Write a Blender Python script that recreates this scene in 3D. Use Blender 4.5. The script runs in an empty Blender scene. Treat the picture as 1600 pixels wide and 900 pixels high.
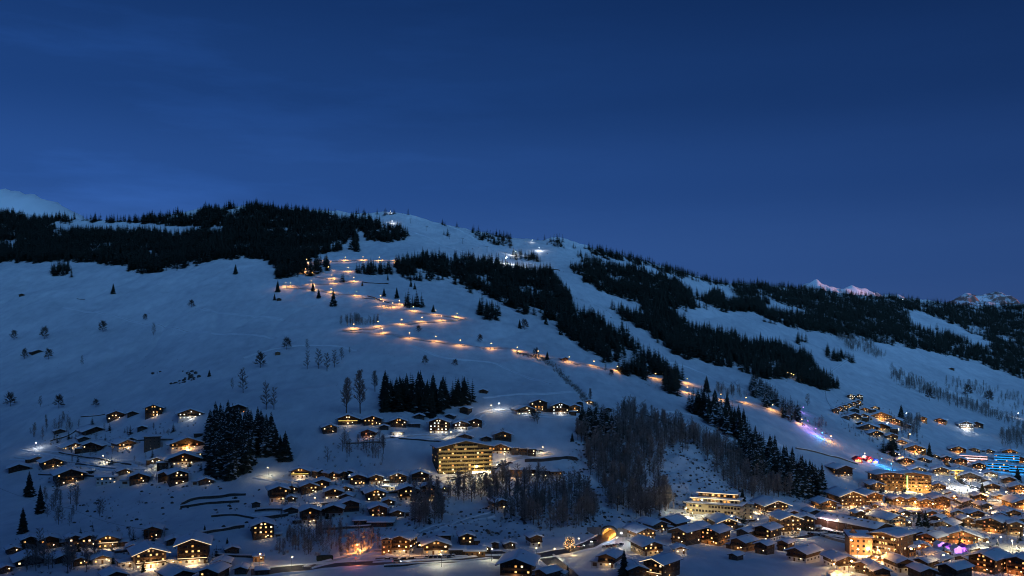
import bpy, math, random
import numpy as np
from mathutils import Vector, Matrix
random.seed(7); rng = np.random.default_rng(7)
scn = bpy.context.scene
COL = scn.collection
R = math.radians
# ------------------------------------------------------------------ camera, sky, sun, exposure
F, CX, HY, CAMZ = 1500.0, 800.0, 535.0, 155.0      # focal length / horizon of the 1600x900 photograph, eye height
cam = bpy.data.cameras.new('camera'); cam.sensor_width = 36; cam.lens = 36 * F / 1600
cam.shift_y = (HY - 450) / 1600; cam.clip_start = 1; cam.clip_end = 60000
co = bpy.data.objects.new('camera', cam); COL.objects.link(co)
co.location = (0, 0, CAMZ); co.rotation_euler = (R(90), 0, 0); scn.camera = co
scn.view_settings.view_transform = 'Standard'; scn.view_settings.look = 'None'
scn.view_settings.exposure = 0; scn.view_settings.gamma = 1; scn.view_settings.use_curve_mapping = False
scn.cycles.max_bounces = 4; scn.cycles.diffuse_bounces = 2; scn.cycles.glossy_bounces = 2
scn.cycles.filter_width = 1.1; scn.cycles.use_light_tree = True; scn.cycles.sample_clamp_indirect = 3
scn.cycles.use_denoising = True
try: scn.cycles.denoiser = 'OPENIMAGEDENOISE'
except Exception: pass

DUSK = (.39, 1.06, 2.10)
SUN_EL, SUN_DIR = 1.0, Vector((0.86, -0.51, 0))      # the last light, from behind the mountain the camera stands on
w = bpy.data.worlds.new('World'); scn.world = w; w.use_nodes = True
nt = w.node_tree; nt.nodes.clear()
def nd(tree, typ, **kw):
    n = tree.nodes.new(typ)
    for k, v in kw.items(): setattr(n, k, v)
    return n
def link(tree, a, b): tree.links.new(a, b)
out = nd(nt, 'ShaderNodeOutputWorld'); bg = nd(nt, 'ShaderNodeBackground')
sky = nd(nt, 'ShaderNodeTexSky', sky_type='NISHITA', sun_disc=False)
sky.sun_elevation = R(-3.5); sky.sun_rotation = math.atan2(SUN_DIR.x, SUN_DIR.y); sky.altitude = 1000
sky.ozone_density = 4.0; sky.dust_density = 0.3
tc = nd(nt, 'ShaderNodeTexCoord'); sep = nd(nt, 'ShaderNodeSeparateXYZ')
link(nt, tc.outputs['Generated'], sep.inputs[0])
ramp = nd(nt, 'ShaderNodeValToRGB')                # dusk: pale blue low, deep blue high
el = ramp.color_ramp; el.interpolation = 'EASE'
def lin(r, g, b):
    f = lambda c: (c/255/12.92) if c <= 10 else ((c/255+.055)/1.055)**2.4
    return (f(r), f(g), f(b), 1)
stops = [(0.0, lin(58, 92, 150)), (0.085, lin(50, 88, 152)), (0.165, lin(38, 76, 140)), (0.25, lin(27, 62, 120)), (0.36, lin(19, 50, 102)), (1.0, lin(14, 26, 62))]
while len(el.elements) < len(stops): el.elements.new(0.5)
for e, (p, c) in zip(el.elements, stops): e.position = p; e.color = c
link(nt, sep.outputs['Z'], ramp.inputs[0])
# the sky is a little brighter to the left (-x), where the day ended
mx = nd(nt, 'ShaderNodeMapRange'); mx.inputs['From Min'].default_value = -0.6; mx.inputs['From Max'].default_value = 0.6
mx.inputs['To Min'].default_value = 1.14; mx.inputs['To Max'].default_value = 0.60
link(nt, sep.outputs['X'], mx.inputs['Value'])
# thin cirrus streaks
mp = nd(nt, 'ShaderNodeMapping'); mp.inputs['Scale'].default_value = (1.2, 1.2, 7.0); mp.inputs['Rotation'].default_value = (0, R(14), 0)
link(nt, tc.outputs['Generated'], mp.inputs[0])
nz = nd(nt, 'ShaderNodeTexNoise'); nz.inputs['Scale'].default_value = 2.6; nz.inputs['Detail'].default_value = 6; nz.inputs['Roughness'].default_value = .6
link(nt, mp.outputs[0], nz.inputs[0])
mr = nd(nt, 'ShaderNodeMapRange'); mr.inputs['From Min'].default_value = .48; mr.inputs['From Max'].default_value = .78
mr.inputs['To Min'].default_value = 0.0; mr.inputs['To Max'].default_value = 0.26
link(nt, nz.outputs[0], mr.inputs['Value'])
lm = nd(nt, 'ShaderNodeMapRange'); lm.inputs['From Min'].default_value = .15; lm.inputs['From Max'].default_value = -.45; lm.inputs['To Min'].default_value = .15; lm.inputs['To Max'].default_value = 1.9
link(nt, sep.outputs['X'], lm.inputs['Value'])
mm = nd(nt, 'ShaderNodeMath', operation='MULTIPLY'); link(nt, mr.outputs[0], mm.inputs[0]); link(nt, lm.outputs[0], mm.inputs[1])
ad = nd(nt, 'ShaderNodeMath', operation='ADD'); link(nt, mx.outputs[0], ad.inputs[0]); link(nt, mm.outputs[0], ad.inputs[1])
vm = nd(nt, 'ShaderNodeVectorMath', operation='SCALE'); link(nt, ramp.outputs[0], vm.inputs[0]); link(nt, ad.outputs[0], vm.inputs['Scale'])
va = nd(nt, 'ShaderNodeVectorMath', operation='MULTIPLY_ADD'); va.inputs[1].default_value = (.004, .004, .004)
# a faint mauve towards the right
mv = nd(nt, 'ShaderNodeMapRange'); mv.inputs['From Min'].default_value = .0; mv.inputs['From Max'].default_value = .6; link(nt, sep.outputs['X'], mv.inputs['Value'])
mvc = nd(nt, 'ShaderNodeMix', data_type='RGBA'); mvc.inputs['A'].default_value = (1, 1, 1, 1); mvc.inputs['B'].default_value = (1.04, .98, 1.0, 1); link(nt, mv.outputs[0], mvc.inputs['Factor'])
vt = nd(nt, 'ShaderNodeVectorMath', operation='MULTIPLY'); link(nt, vm.outputs[0], vt.inputs[0]); link(nt, mvc.outputs['Result'], vt.inputs[1])
link(nt, sky.outputs[0], va.inputs[0]); link(nt, vt.outputs[0], va.inputs[2])
# the side of the sky where the sun went down (behind the camera, to the right) is still the brighter one
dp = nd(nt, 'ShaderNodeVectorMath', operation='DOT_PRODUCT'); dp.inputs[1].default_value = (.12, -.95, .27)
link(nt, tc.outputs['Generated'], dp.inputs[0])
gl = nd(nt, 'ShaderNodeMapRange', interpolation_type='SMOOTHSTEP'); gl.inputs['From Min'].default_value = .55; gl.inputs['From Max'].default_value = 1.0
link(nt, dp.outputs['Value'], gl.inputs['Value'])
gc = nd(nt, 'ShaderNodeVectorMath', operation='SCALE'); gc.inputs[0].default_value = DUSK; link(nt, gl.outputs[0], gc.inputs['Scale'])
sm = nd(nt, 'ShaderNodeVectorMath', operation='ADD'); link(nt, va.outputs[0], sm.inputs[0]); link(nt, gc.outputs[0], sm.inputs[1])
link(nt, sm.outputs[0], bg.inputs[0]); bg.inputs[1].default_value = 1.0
link(nt, bg.outputs[0], out.inputs[0])
sl = bpy.data.lights.new('sun', 'SUN'); sl.energy = 3.2; sl.angle = R(.5); sl.color = (1, .36, .27)
so = bpy.data.objects.new('sun', sl); COL.objects.link(so)
sd = Vector((SUN_DIR.x * math.cos(R(SUN_EL)), SUN_DIR.y * math.cos(R(SUN_EL)), math.sin(R(SUN_EL))))
so.rotation_euler = sd.to_track_quat('Z', 'Y').to_euler()

# ------------------------------------------------------------------ helpers
def pnoise(x, y, seed=0):
    x = np.asarray(x, float); y = np.asarray(y, float)
    xi = np.floor(x).astype(np.int64); yi = np.floor(y).astype(np.int64); xf = x - xi; yf = y - yi
    def g(ix, iy):
        h = (ix * 374761393 + iy * 668265263 + seed * 1442695041) & 0x7fffffff
        h = ((h ^ (h >> 13)) * 1274126177) & 0x7fffffff
        h = h ^ (h >> 16); a = (h % 3600) * (math.pi / 1800)
        return np.cos(a), np.sin(a)
    u = xf*xf*xf*(xf*(xf*6-15)+10); v = yf*yf*yf*(yf*(yf*6-15)+10)
    def d(ix, iy, dx, dy):
        a, b = g(ix, iy); return a*dx + b*dy
    n0 = d(xi, yi, xf, yf)*(1-u) + d(xi+1, yi, xf-1, yf)*u
    n1 = d(xi, yi+1, xf, yf-1)*(1-u) + d(xi+1, yi+1, xf-1, yf-1)*u
    return (n0*(1-v) + n1*v) * 1.5
def inpoly(px, py, poly):
    px = np.asarray(px, float); py = np.asarray(py, float); r = np.zeros(px.shape, bool); n = len(poly)
    for i in range(n):
        x0, y0 = poly[i]; x1, y1 = poly[(i+1) % n]
        if y0 == y1: continue
        c = ((y0 > py) != (y1 > py)) & (px < (x1-x0)*(py-y0)/(y1-y0)+x0)
        r ^= c
    return r
def fast_mesh(name, verts, faces, mats, midx=None, smooth=False):
    """verts (N,3), faces (M,k) arrays with one face size"""
    me = bpy.data.meshes.new(name); verts = np.asarray(verts, np.float32); faces = np.asarray(faces, np.int32)
    M, k = faces.shape
    me.vertices.add(len(verts)); me.vertices.foreach_set('co', verts.ravel())
    me.loops.add(M*k); me.loops.foreach_set('vertex_index', faces.ravel())
    me.polygons.add(M); me.polygons.foreach_set('loop_start', np.arange(0, M*k, k, dtype=np.int32))
    try: me.polygons.foreach_set('loop_total', np.full(M, k, np.int32))
    except Exception: pass
    for m in mats: me.materials.append(m)
    if midx is not None: me.polygons.foreach_set('material_index', np.asarray(midx, np.int32))
    me.polygons.foreach_set('use_smooth', np.full(M, smooth))
    me.update(calc_edges=True); me.validate()
    return me
def obj(name, me, parent=None, loc=(0,0,0), rz=0, scale=None):
    o = bpy.data.objects.new(name, me); COL.objects.link(o); o.location = loc
    if rz: o.rotation_euler = (0, 0, rz)
    if scale is not None: o.scale = scale
    if parent is not None: o.parent = parent
    return o
def thing(name, label, cat, loc=(0,0,0), rz=0, group=None):
    o = bpy.data.objects.new(name, None); COL.objects.link(o); o.empty_display_size = .5
    o.location = loc; o.rotation_euler = (0, 0, rz); o['label'] = label; o['category'] = cat
    if group: o['group'] = group
    return o
def tag(o, label=None, cat=None, group=None, kind=None):
    if label: o['label'] = label
    if cat: o['category'] = cat
    if group: o['group'] = group
    if kind: o['kind'] = kind
    return o
class MB:
    def __init__(s): s.v = []; s.f = []; s.m = []
    def box(s, x0, x1, y0, y1, z0, z1, m=0):
        b = len(s.v)
        s.v += [(x0,y0,z0),(x1,y0,z0),(x1,y1,z0),(x0,y1,z0),(x0,y0,z1),(x1,y0,z1),(x1,y1,z1),(x0,y1,z1)]
        s.f += [(b,b+3,b+2,b+1),(b+4,b+5,b+6,b+7),(b,b+1,b+5,b+4),(b+1,b+2,b+6,b+5),(b+2,b+3,b+7,b+6),(b+3,b,b+4,b+7)]; s.m += [m]*6
    def hexa(s, p, m=0):
        b = len(s.v); s.v += [tuple(q) for q in p]
        s.f += [(b,b+3,b+2,b+1),(b+4,b+5,b+6,b+7),(b,b+1,b+5,b+4),(b+1,b+2,b+6,b+5),(b+2,b+3,b+7,b+6),(b+3,b,b+4,b+7)]; s.m += [m]*6
    def prism(s, prof, y0, y1, m=0):
        """profile in (x,z), extruded along y"""
        b = len(s.v); n = len(prof)
        s.v += [(x, y0, z) for x, z in prof] + [(x, y1, z) for x, z in prof]
        s.f.append(tuple(b+i for i in range(n))); s.f.append(tuple(b+n+i for i in reversed(range(n)))); s.m += [m, m]
        for i in range(n):
            j = (i+1) % n; s.f.append((b+i, b+n+i, b+n+j, b+j)); s.m.append(m)
    def tube(s, p0, p1, r0, r1, n=5, m=0, cap=True):
        p0 = Vector(p0); p1 = Vector(p1); d = (p1-p0)
        if d.length < 1e-6: return
        q = d.to_track_quat('Z', 'Y'); b = len(s.v)
        for p, r in ((p0, r0), (p1, r1)):
            for i in range(n):
                a = 2*math.pi*i/n; s.v.append(tuple(p + q @ Vector((r*math.cos(a), r*math.sin(a), 0))))
        for i in range(n):
            j = (i+1) % n; s.f.append((b+i, b+j, b+n+j, b+n+i)); s.m.append(m)
        if cap: s.f.append(tuple(b+n+i for i in range(n))); s.m.append(m)
    def poly(s, pts, m=0):
        b = len(s.v); s.v += [tuple(p) for p in pts]; s.f.append(tuple(range(b, b+len(pts)))); s.m.append(m)
    def ball(s, c, r, m=0, nu=8, nv=5, sq=1.0, jit=0):
        b = len(s.v)
        for j in range(nv+1):
            t = math.pi*j/nv
            for i in range(nu):
                a = 2*math.pi*i/nu; k = r*(1+random.uniform(-jit, jit))
                s.v.append((c[0]+k*math.sin(t)*math.cos(a), c[1]+k*math.sin(t)*math.sin(a), c[2]+k*sq*math.cos(t)))
        for j in range(nv):
            for i in range(nu):
                i2 = (i+1) % nu; s.f.append((b+j*nu+i, b+(j+1)*nu+i, b+(j+1)*nu+i2, b+j*nu+i2)); s.m.append(m)
    def mesh(s, name, mats, smooth=False):
        me = bpy.data.meshes.new(name); me.from_pydata(s.v, [], s.f)
        for m in mats: me.materials.append(m)
        if len(mats) > 1: me.polygons.foreach_set('material_index', s.m)
        if smooth: me.polygons.foreach_set('use_smooth', [True]*len(s.f))
        me.update(); return me

# ------------------------------------------------------------------ materials
def mat(name, col, rough=.8, col2=None, scale=1.0, bump=0, bscale=None, spec=.3, stretch=None):
    m = bpy.data.materials.new(name); m.use_nodes = True; t = m.node_tree; b = t.nodes['Principled BSDF']
    b.inputs['Roughness'].default_value = rough; b.inputs['Specular IOR Level'].default_value = spec
    if col2 is None and not bump: b.inputs['Base Color'].default_value = (*col, 1); return m
    c = nd(t, 'ShaderNodeTexCoord'); mp = nd(t, 'ShaderNodeMapping')
    if stretch: mp.inputs['Scale'].default_value = stretch
    link(t, c.outputs['Object'], mp.inputs[0])
    n = nd(t, 'ShaderNodeTexNoise'); n.inputs['Scale'].default_value = scale; n.inputs['Detail'].default_value = 5
    link(t, mp.outputs[0], n.inputs[0])
    r = nd(t, 'ShaderNodeValToRGB'); r.color_ramp.elements[0].position = .35; r.color_ramp.elements[1].position = .65
    r.color_ramp.elements[0].color = (*col, 1); r.color_ramp.elements[1].color = (*(col2 or col), 1)
    link(t, n.outputs[0], r.inputs[0]); link(t, r.outputs[0], b.inputs['Base Color'])
    if bump:
        n2 = nd(t, 'ShaderNodeTexNoise'); n2.inputs['Scale'].default_value = bscale or scale*4; n2.inputs['Detail'].default_value = 4
        link(t, mp.outputs[0], n2.inputs[0])
        bp = nd(t, 'ShaderNodeBump'); bp.inputs['Strength'].default_value = bump; bp.inputs['Distance'].default_value = .2
        link(t, n2.outputs[0], bp.inputs['Height']); link(t, bp.outputs[0], b.inputs['Normal'])
    return m
def emit(name, col, s, var=0):
    m = bpy.data.materials.new(name); m.use_nodes = True; t = m.node_tree; b = t.nodes['Principled BSDF']
    b.inputs['Base Color'].default_value = (.05, .04, .03, 1); b.inputs['Roughness'].default_value = .2
    b.inputs['Emission Color'].default_value = (*col, 1); b.inputs['Emission Strength'].default_value = s
    if var:   # curtains and furniture break up the light behind the glass
        c = nd(t, 'ShaderNodeTexCoord'); n = nd(t, 'ShaderNodeTexNoise'); n.inputs['Scale'].default_value = 3.0
        info = nd(t, 'ShaderNodeObjectInfo'); ad = nd(t, 'ShaderNodeVectorMath', operation='ADD')
        sc = nd(t, 'ShaderNodeVectorMath', operation='SCALE'); sc.inputs['Scale'].default_value = 40
        link(t, info.outputs['Random'], sc.inputs[0]); link(t, c.outputs['Object'], ad.inputs[0]); link(t, sc.outputs[0], ad.inputs[1])
        link(t, ad.outputs[0], n.inputs[0])
        mr = nd(t, 'ShaderNodeMapRange'); mr.inputs['From Min'].default_value = .3; mr.inputs['From Max'].default_value = .7
        mr.inputs['To Min'].default_value = s*(1-var); mr.inputs['To Max'].default_value = s*(1+var)
        link(t, n.outputs[0], mr.inputs['Value']); link(t, mr.outputs[0], b.inputs['Emission Strength'])
    try: m.cycles.emission_sampling = 'NONE'
    except Exception: pass
    return m
SNOW = mat('snow', (.80, .83, .87), .7, (.86, .88, .91), .35, .25, 1.2, .25)
TIMBER = [mat('dark_timber', (.040, .022, .013), .75, (.075, .042, .024), 1.5, .2, 6, stretch=(1, 1, 6)),
          mat('brown_timber', (.10, .052, .026), .75, (.16, .085, .042), 1.5, .2, 6, stretch=(1, 1, 6)),
          mat('honey_timber', (.22, .125, .06), .75, (.30, .17, .085), 1.5, .2, 6, stretch=(1, 1, 6)),
          mat('grey_timber', (.085, .07, .058), .8, (.13, .11, .09), 1.5, .2, 6, stretch=(1, 1, 6))]
PLASTER = mat('white_plaster', (.62, .60, .55), .85, (.72, .70, .66), .8, .1, 8)
CREAM = mat('cream_plaster', (.46, .39, .25), .85, (.54, .46, .31), .8, .1, 8)
OCHRE = mat('ochre_plaster', (.42, .23, .10), .85, (.50, .29, .14), .8, .1, 8)
STONE = mat('dry_stone', (.035, .032, .03), .9, (.11, .10, .09), 1.8, .6, 2.5)
CONC = mat('concrete', (.22, .22, .21), .85, (.32, .31, .30), .9, .2, 5)
ROOFM = mat('roof_boards', (.035, .025, .02), .8, (.07, .05, .038), 2, .2, 6)
METAL = mat('dark_metal', (.05, .05, .055), .5, (.07, .07, .075), 3, 0, None, .5)
GLASS = mat('dark_glass', (.012, .014, .02), .12, None, 1, 0, None, .6)
FRAMEM = mat('window_frame_paint', (.16, .12, .09), .6, (.2, .15, .11), 4)
ASPH = mat('asphalt', (.030, .028, .026), .45, (.065, .060, .058), .5, .2, 3, .4)
PACKED = mat('packed_snow', (.50, .50, .50), .6, (.70, .71, .73), .25, .4, .8)
ROCK = mat('bare_rock', (.045, .040, .036), .9, (.11, .10, .09), .5, .6, 1.5)
BARK = mat('bark', (.075, .055, .042), .9, (.13, .10, .08), 3, .3)
BARKP = mat('frosted_twigs', (.20, .175, .155), .9, (.42, .39, .365), .6)
NEEDLE = mat('spruce_needles', (.016, .026, .019), .85, (.036, .050, .036), .8)
NEEDLE2 = mat('frosted_needles', (.020, .032, .022), .85, (.05, .062, .05), .8)
TREESNOW = mat('snow_on_branches', (.45, .48, .52), .8, (.62, .65, .70), 2)
LIT = [emit('lit_warm', (1, .56, .19), 1.9, .6), emit('lit_amber', (1, .44, .11), 1.5, .6), emit('lit_pale', (1, .74, .42), 2.4, .5),
       emit('lit_dim', (1, .5, .18), .4, .6), emit('lit_cool', (.90, .93, .9), 2.0, .4), emit('lit_red', (1, .32, .13), 1.1, .5)]
BULB = emit('bulb_warm', (1, .76, .40), 14); BULBW = emit('bulb_white', (.95, .97, 1), 22); BULBO = emit('bulb_orange', (1, .55, .20), 16)
STRIP = emit('light_strip', (1, .74, .42), 2.3); STRIPY = emit('light_strip_yellow', (1, .75, .16), 3)
STRIPB = emit('light_strip_blue', (.02, .36, 1), 1.3); STRIPP = emit('light_strip_purple', (.55, .16, 1), 3.0); STRIPK = emit('light_strip_pink', (1, .66, .68), 2.2)
STRIPR = emit('light_strip_red', (1, .12, .10), 2.5); STRIPG = emit('light_strip_green', (.55, 1, .25), 2.0)
# ------------------------------------------------------------------ terrain
RIDGE = [(-700,345),(-250,336),(0,333),(60,338),(125,343),(200,344),(250,339),(280,331),(330,326),(400,321),(440,327),(500,330),(560,335),(600,333),
         (640,337),(680,346),(740,361),(800,373),(840,375),(872,370),(900,377),(940,392),(1000,406),(1060,423),(1120,439),(1145,444),(1180,443),
         (1250,450),(1300,456),(1350,461),(1400,464),(1450,471),(1500,477),(1560,477),(1600,475),(1750,470),(2300,455)]
TAB = {-700: [(345,2600),(410,1500),(470,1150),(550,930),(640,730),(700,630),(760,560),(830,490),(900,440)],
 -250: [(336,2400),(410,1500),(470,1200),(550,980),(640,760),(700,660),(760,590),(830,505),(900,445)],
 0: [(333,2350),(410,1550),(470,1250),(550,1000),(640,770),(700,690),(760,610),(830,520),(900,450)],
 300: [(328,2250),(410,1600),(467,1330),(550,1050),(640,785),(700,720),(770,640),(865,510),(900,465)],
 500: [(330,2250),(400,1700),(467,1350),(550,1070),(640,820),(700,735),(770,655),(865,530),(900,475)],
 700: [(350,2250),(410,1750),(480,1370),(550,1110),(640,865),(690,785),(740,725),(800,640),(850,555),(900,470)],
 850: [(373,2200),(420,1770),(480,1420),(560,1110),(640,890),(690,800),(740,735),(800,655),(850,570),(900,470)],
 1000: [(406,2300),(460,1820),(520,1450),(580,1160),(640,935),(690,815),(740,755),(800,680),(850,570),(900,465)],
 1150: [(444,2600),(480,2020),(540,1550),(600,1200),(650,970),(690,870),(740,800),(790,735),(825,655),(860,570),(900,475)],
 1300: [(456,3000),(500,2300),(560,1720),(620,1370),(680,1090),(720,975),(760,880),(790,790),(830,675),(860,595),(900,495)],
 1450: [(471,3200),(530,2400),(580,1920),(630,1570),(680,1310),(720,1130),(750,980),(790,825),(830,695),(900,505)],
 1600: [(475,3500),(540,2700),(590,2200),(640,1810),(690,1460),(720,1240),(760,990),(800,810),(840,690),(900,515)],
 1850: [(470,3600),(540,2800),(590,2250),(640,1850),(690,1480),(720,1250),(760,1000),(800,815),(840,690),(900,515)],
 2300: [(455,3800),(540,2900),(590,2300),(640,1900),(690,1500),(720,1260),(760,1000),(800,815),(840,690),(900,515)]}
def gsm(a, s, ax):
    r = int(3*s); k = np.exp(-.5*(np.arange(-r, r+1)/s)**2); k /= k.sum()
    p = [(0,0)]*a.ndim; p[ax] = (r, r); b = np.pad(a, p, mode='edge')
    return np.apply_along_axis(lambda q: np.convolve(q, k, mode='valid'), ax, b)
rx, ry = zip(*RIDGE)
NVT = 241; vs = np.linspace(0, 1, NVT)
tpx = sorted(TAB); tab = []
LEFT = {-700: 2.1, -250: 1.62, 0: 1.34, 300: 1.11, 500: 1.02}
for p in tpx:
    yy, dd = zip(*TAB[p]); r0 = yy[0]; v = (np.array(yy)-r0)/(900-r0)
    tab.append(np.exp(gsm(np.interp(vs, v, np.log(dd) + math.log(LEFT.get(p, 1))*(.3+.7*np.sin(math.pi*np.clip(v, 0, 1)))), 7, 0)))
tab = np.array(tab)
cols = np.concatenate([np.arange(-700, -60, 14), np.arange(-60, 1660, 2.3), np.arange(1660, 2301, 14)]).astype(float)
dense = np.arange(-700, 2301, 10.0)
td = np.array([np.interp(dense, tpx, tab[:, j]) for j in range(NVT)]).T
td = gsm(td, 6, 0)
TD = np.array([np.interp(cols, dense, td[:, j]) for j in range(NVT)])           # rows v, cols px
rd = np.interp(dense, rx, ry); rsm = gsm(rd, 4, 0)
RS = np.interp(cols, dense, rsm); RF = np.interp(cols, rx, ry) + .8*pnoise(cols/9, cols*0+3.3, 5)
vr = np.concatenate([np.linspace(0, .05, 40)[:-1], np.linspace(.05, 1, 400)])
D0 = np.array([[0]]) ; i0 = np.interp(vr, vs, np.arange(NVT)); il = np.minimum(i0.astype(int), NVT-2); fr = (i0-il)[:, None]
D = TD[il]*(1-fr) + TD[il+1]*fr
V = vr[:, None]
PYg = RS[None]*(1-V) + 900*V + (RF-RS)[None]*np.exp(-V*14)
# in front of the frame: the valley floor runs on towards the camera; behind the ridge the land drops away
near = np.array([.93, .85, .75, .62, .5, .38])[:, None]*D[-1][None]
Znear = np.repeat(((HY-900)/F*D[-1])[None], 6, 0)*np.array([1.0, 1.0, 1.0, 1.0, 1.0, 1.0])[:, None] - 1.0
Dfar = D[0][None] + np.array([2500, 1200, 600, 300, 140, 60, 20])[:, None]
Zr = (HY-PYg[0])/F*D[0]
Zfar = Zr[None] - np.array([1300, 560, 230, 90, 30, 8, 1.2])[:, None]
DD = np.vstack([Dfar, D, near]); ZZ = np.vstack([Zfar, (HY-PYg)/F*D, Znear])
CC = np.repeat(cols[None], len(DD), 0)
XX = (CC-CX)/F*DD; YY = DD
PX0 = CC; PY0 = HY - ZZ/DD*F
# relief
flat = np.clip((PY0-760)/60, 0, 1)*np.clip((PX0-930)/80, 0, 1)
BLUFF = [(900,690),(940,650),(1000,655),(1100,690),(1160,700),(1290,765),(1300,785),(1180,785),(1160,800),(1070,812),(1000,815),(930,820),(860,825),(760,815),(760,790),(860,770)]
GULL = [(760,790),(930,770),(945,835),(800,842),(640,845),(640,780)]
bl = inpoly(PX0, PY0, BLUFF).astype(float); bl2 = inpoly(PX0, PY0, GULL).astype(float)
bl = gsm(gsm(np.clip(bl + .7*bl2, 0, 1), 5, 0), 5, 1)
amp = 1-.85*flat
rel = amp*(4.5*pnoise(XX/300, YY/300, 1) + 3.0*pnoise(XX/110, YY/110, 2) + 1.5*pnoise(XX/38, YY/38, 3) + .5*pnoise(XX/14, YY/14, 4))
rel = rel*np.clip((DD-380)/200, .25, 1) + bl*(2.6*pnoise(XX/24, YY/24, 6) + 1.3*pnoise(XX/9, YY/9, 7))
# drainage furrows running down the fall line on the high slopes
fur = np.abs(pnoise(XX/95+.35*pnoise(XX/200, YY/200, 12), YY/420, 11)); hi = np.clip((DD-900)/300, 0, 1)
rel -= hi*1.8*np.exp(-(fur/.07)**2)
# the brushy gully
def strip_dist(px, py, pts):
    d = np.full(px.shape, 1e9)
    for (x0, y0), (x1, y1) in zip(pts[:-1], pts[1:]):
        t = np.clip(((px-x0)*(x1-x0)+(py-y0)*(y1-y0))/((x1-x0)**2+(y1-y0)**2), 0, 1)
        d = np.minimum(d, np.hypot(px-x0-t*(x1-x0), py-y0-t*(y1-y0)))
    return d
GULLY = [(808,552),(850,562),(868,574),(880,590),(900,606),(912,622),(936,638)]
rel -= 4.0*np.exp(-(strip_dist(PX0, PY0, GULLY)/6)**2)
rel[0:1] = 0
ZZ = ZZ + rel
PYa = HY - ZZ/DD*F
bare = np.clip(.27*bl + .10*pnoise(XX/60, YY/60, 8), 0, 1)
SLOPE_L = [(60,760),(400,750),(420,800),(330,840),(180,850),(90,820)]
bare = np.maximum(bare, .30*gsm(gsm(inpoly(PX0, PY0, SLOPE_L).astype(float), 6, 0), 8, 1))
NR, NC = DD.shape
idx = np.arange(NR*NC).reshape(NR, NC)
quads = np.stack([idx[:-1, :-1], idx[1:, :-1], idx[1:, 1:], idx[:-1, 1:]], -1).reshape(-1, 4)
# snow ground
gm = bpy.data.materials.new('snow_ground'); gm.use_nodes = True; t = gm.node_tree; b = t.nodes['Principled BSDF']
b.inputs['Roughness'].default_value = .65; b.inputs['Specular IOR Level'].default_value = .2
c = nd(t, 'ShaderNodeTexCoord')
def noise_node(sc, det=6, stretch=None, rough=.55):
    mp = nd(t, 'ShaderNodeMapping')
    if stretch: mp.inputs['Scale'].default_value = stretch
    link(t, c.outputs['Object'], mp.inputs[0])
    n = nd(t, 'ShaderNodeTexNoise'); n.inputs['Scale'].default_value = sc; n.inputs['Detail'].default_value = det; n.inputs['Roughness'].default_value = rough
    link(t, mp.outputs[0], n.inputs[0]); return n
n1 = noise_node(.012, 8, (1, .5, 1)); r1 = nd(t, 'ShaderNodeValToRGB')
r1.color_ramp.elements[0].position = .3; r1.color_ramp.elements[1].position = .7
r1.color_ramp.elements[0].color = (.60, .63, .67, 1); r1.color_ramp.elements[1].color = (.88, .90, .92, 1)
n1b = noise_node(.10, 6, (1, .35, 1), .6); nm = nd(t, 'ShaderNodeMix'); nm.inputs['Factor'].default_value = .45
link(t, n1.outputs[0], nm.inputs['A']); link(t, n1b.outputs[0], nm.inputs['B']); link(t, nm.outputs[0], r1.inputs[0])
r1.color_ramp.elements[0].position = .36; r1.color_ramp.elements[1].position = .64
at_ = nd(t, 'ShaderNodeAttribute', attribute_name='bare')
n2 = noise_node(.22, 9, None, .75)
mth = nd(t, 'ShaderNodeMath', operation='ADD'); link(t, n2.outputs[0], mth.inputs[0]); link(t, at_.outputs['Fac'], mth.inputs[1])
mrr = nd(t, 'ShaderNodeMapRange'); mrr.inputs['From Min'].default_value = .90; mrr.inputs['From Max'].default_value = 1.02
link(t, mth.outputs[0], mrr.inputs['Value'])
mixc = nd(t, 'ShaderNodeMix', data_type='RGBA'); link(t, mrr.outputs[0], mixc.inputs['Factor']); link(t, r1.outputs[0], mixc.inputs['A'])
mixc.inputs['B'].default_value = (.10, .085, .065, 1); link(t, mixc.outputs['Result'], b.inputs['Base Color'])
n3 = noise_node(.055, 9, (1, .45, 1), .68); bp = nd(t, 'ShaderNodeBump'); bp.inputs['Strength'].default_value = .6; bp.inputs['Distance'].default_value = 2.0
link(t, n3.outputs[0], bp.inputs['Height']); link(t, bp.outputs[0], b.inputs['Normal'])
me = fast_mesh('ground', np.stack([XX, YY, ZZ+CAMZ], -1).reshape(-1, 3), quads, [gm], None, True)
bare_attr = me.attributes.new('bare', 'FLOAT', 'POINT'); ground_me = me
tag(obj('snowy_ground', me), kind='structure')
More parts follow.
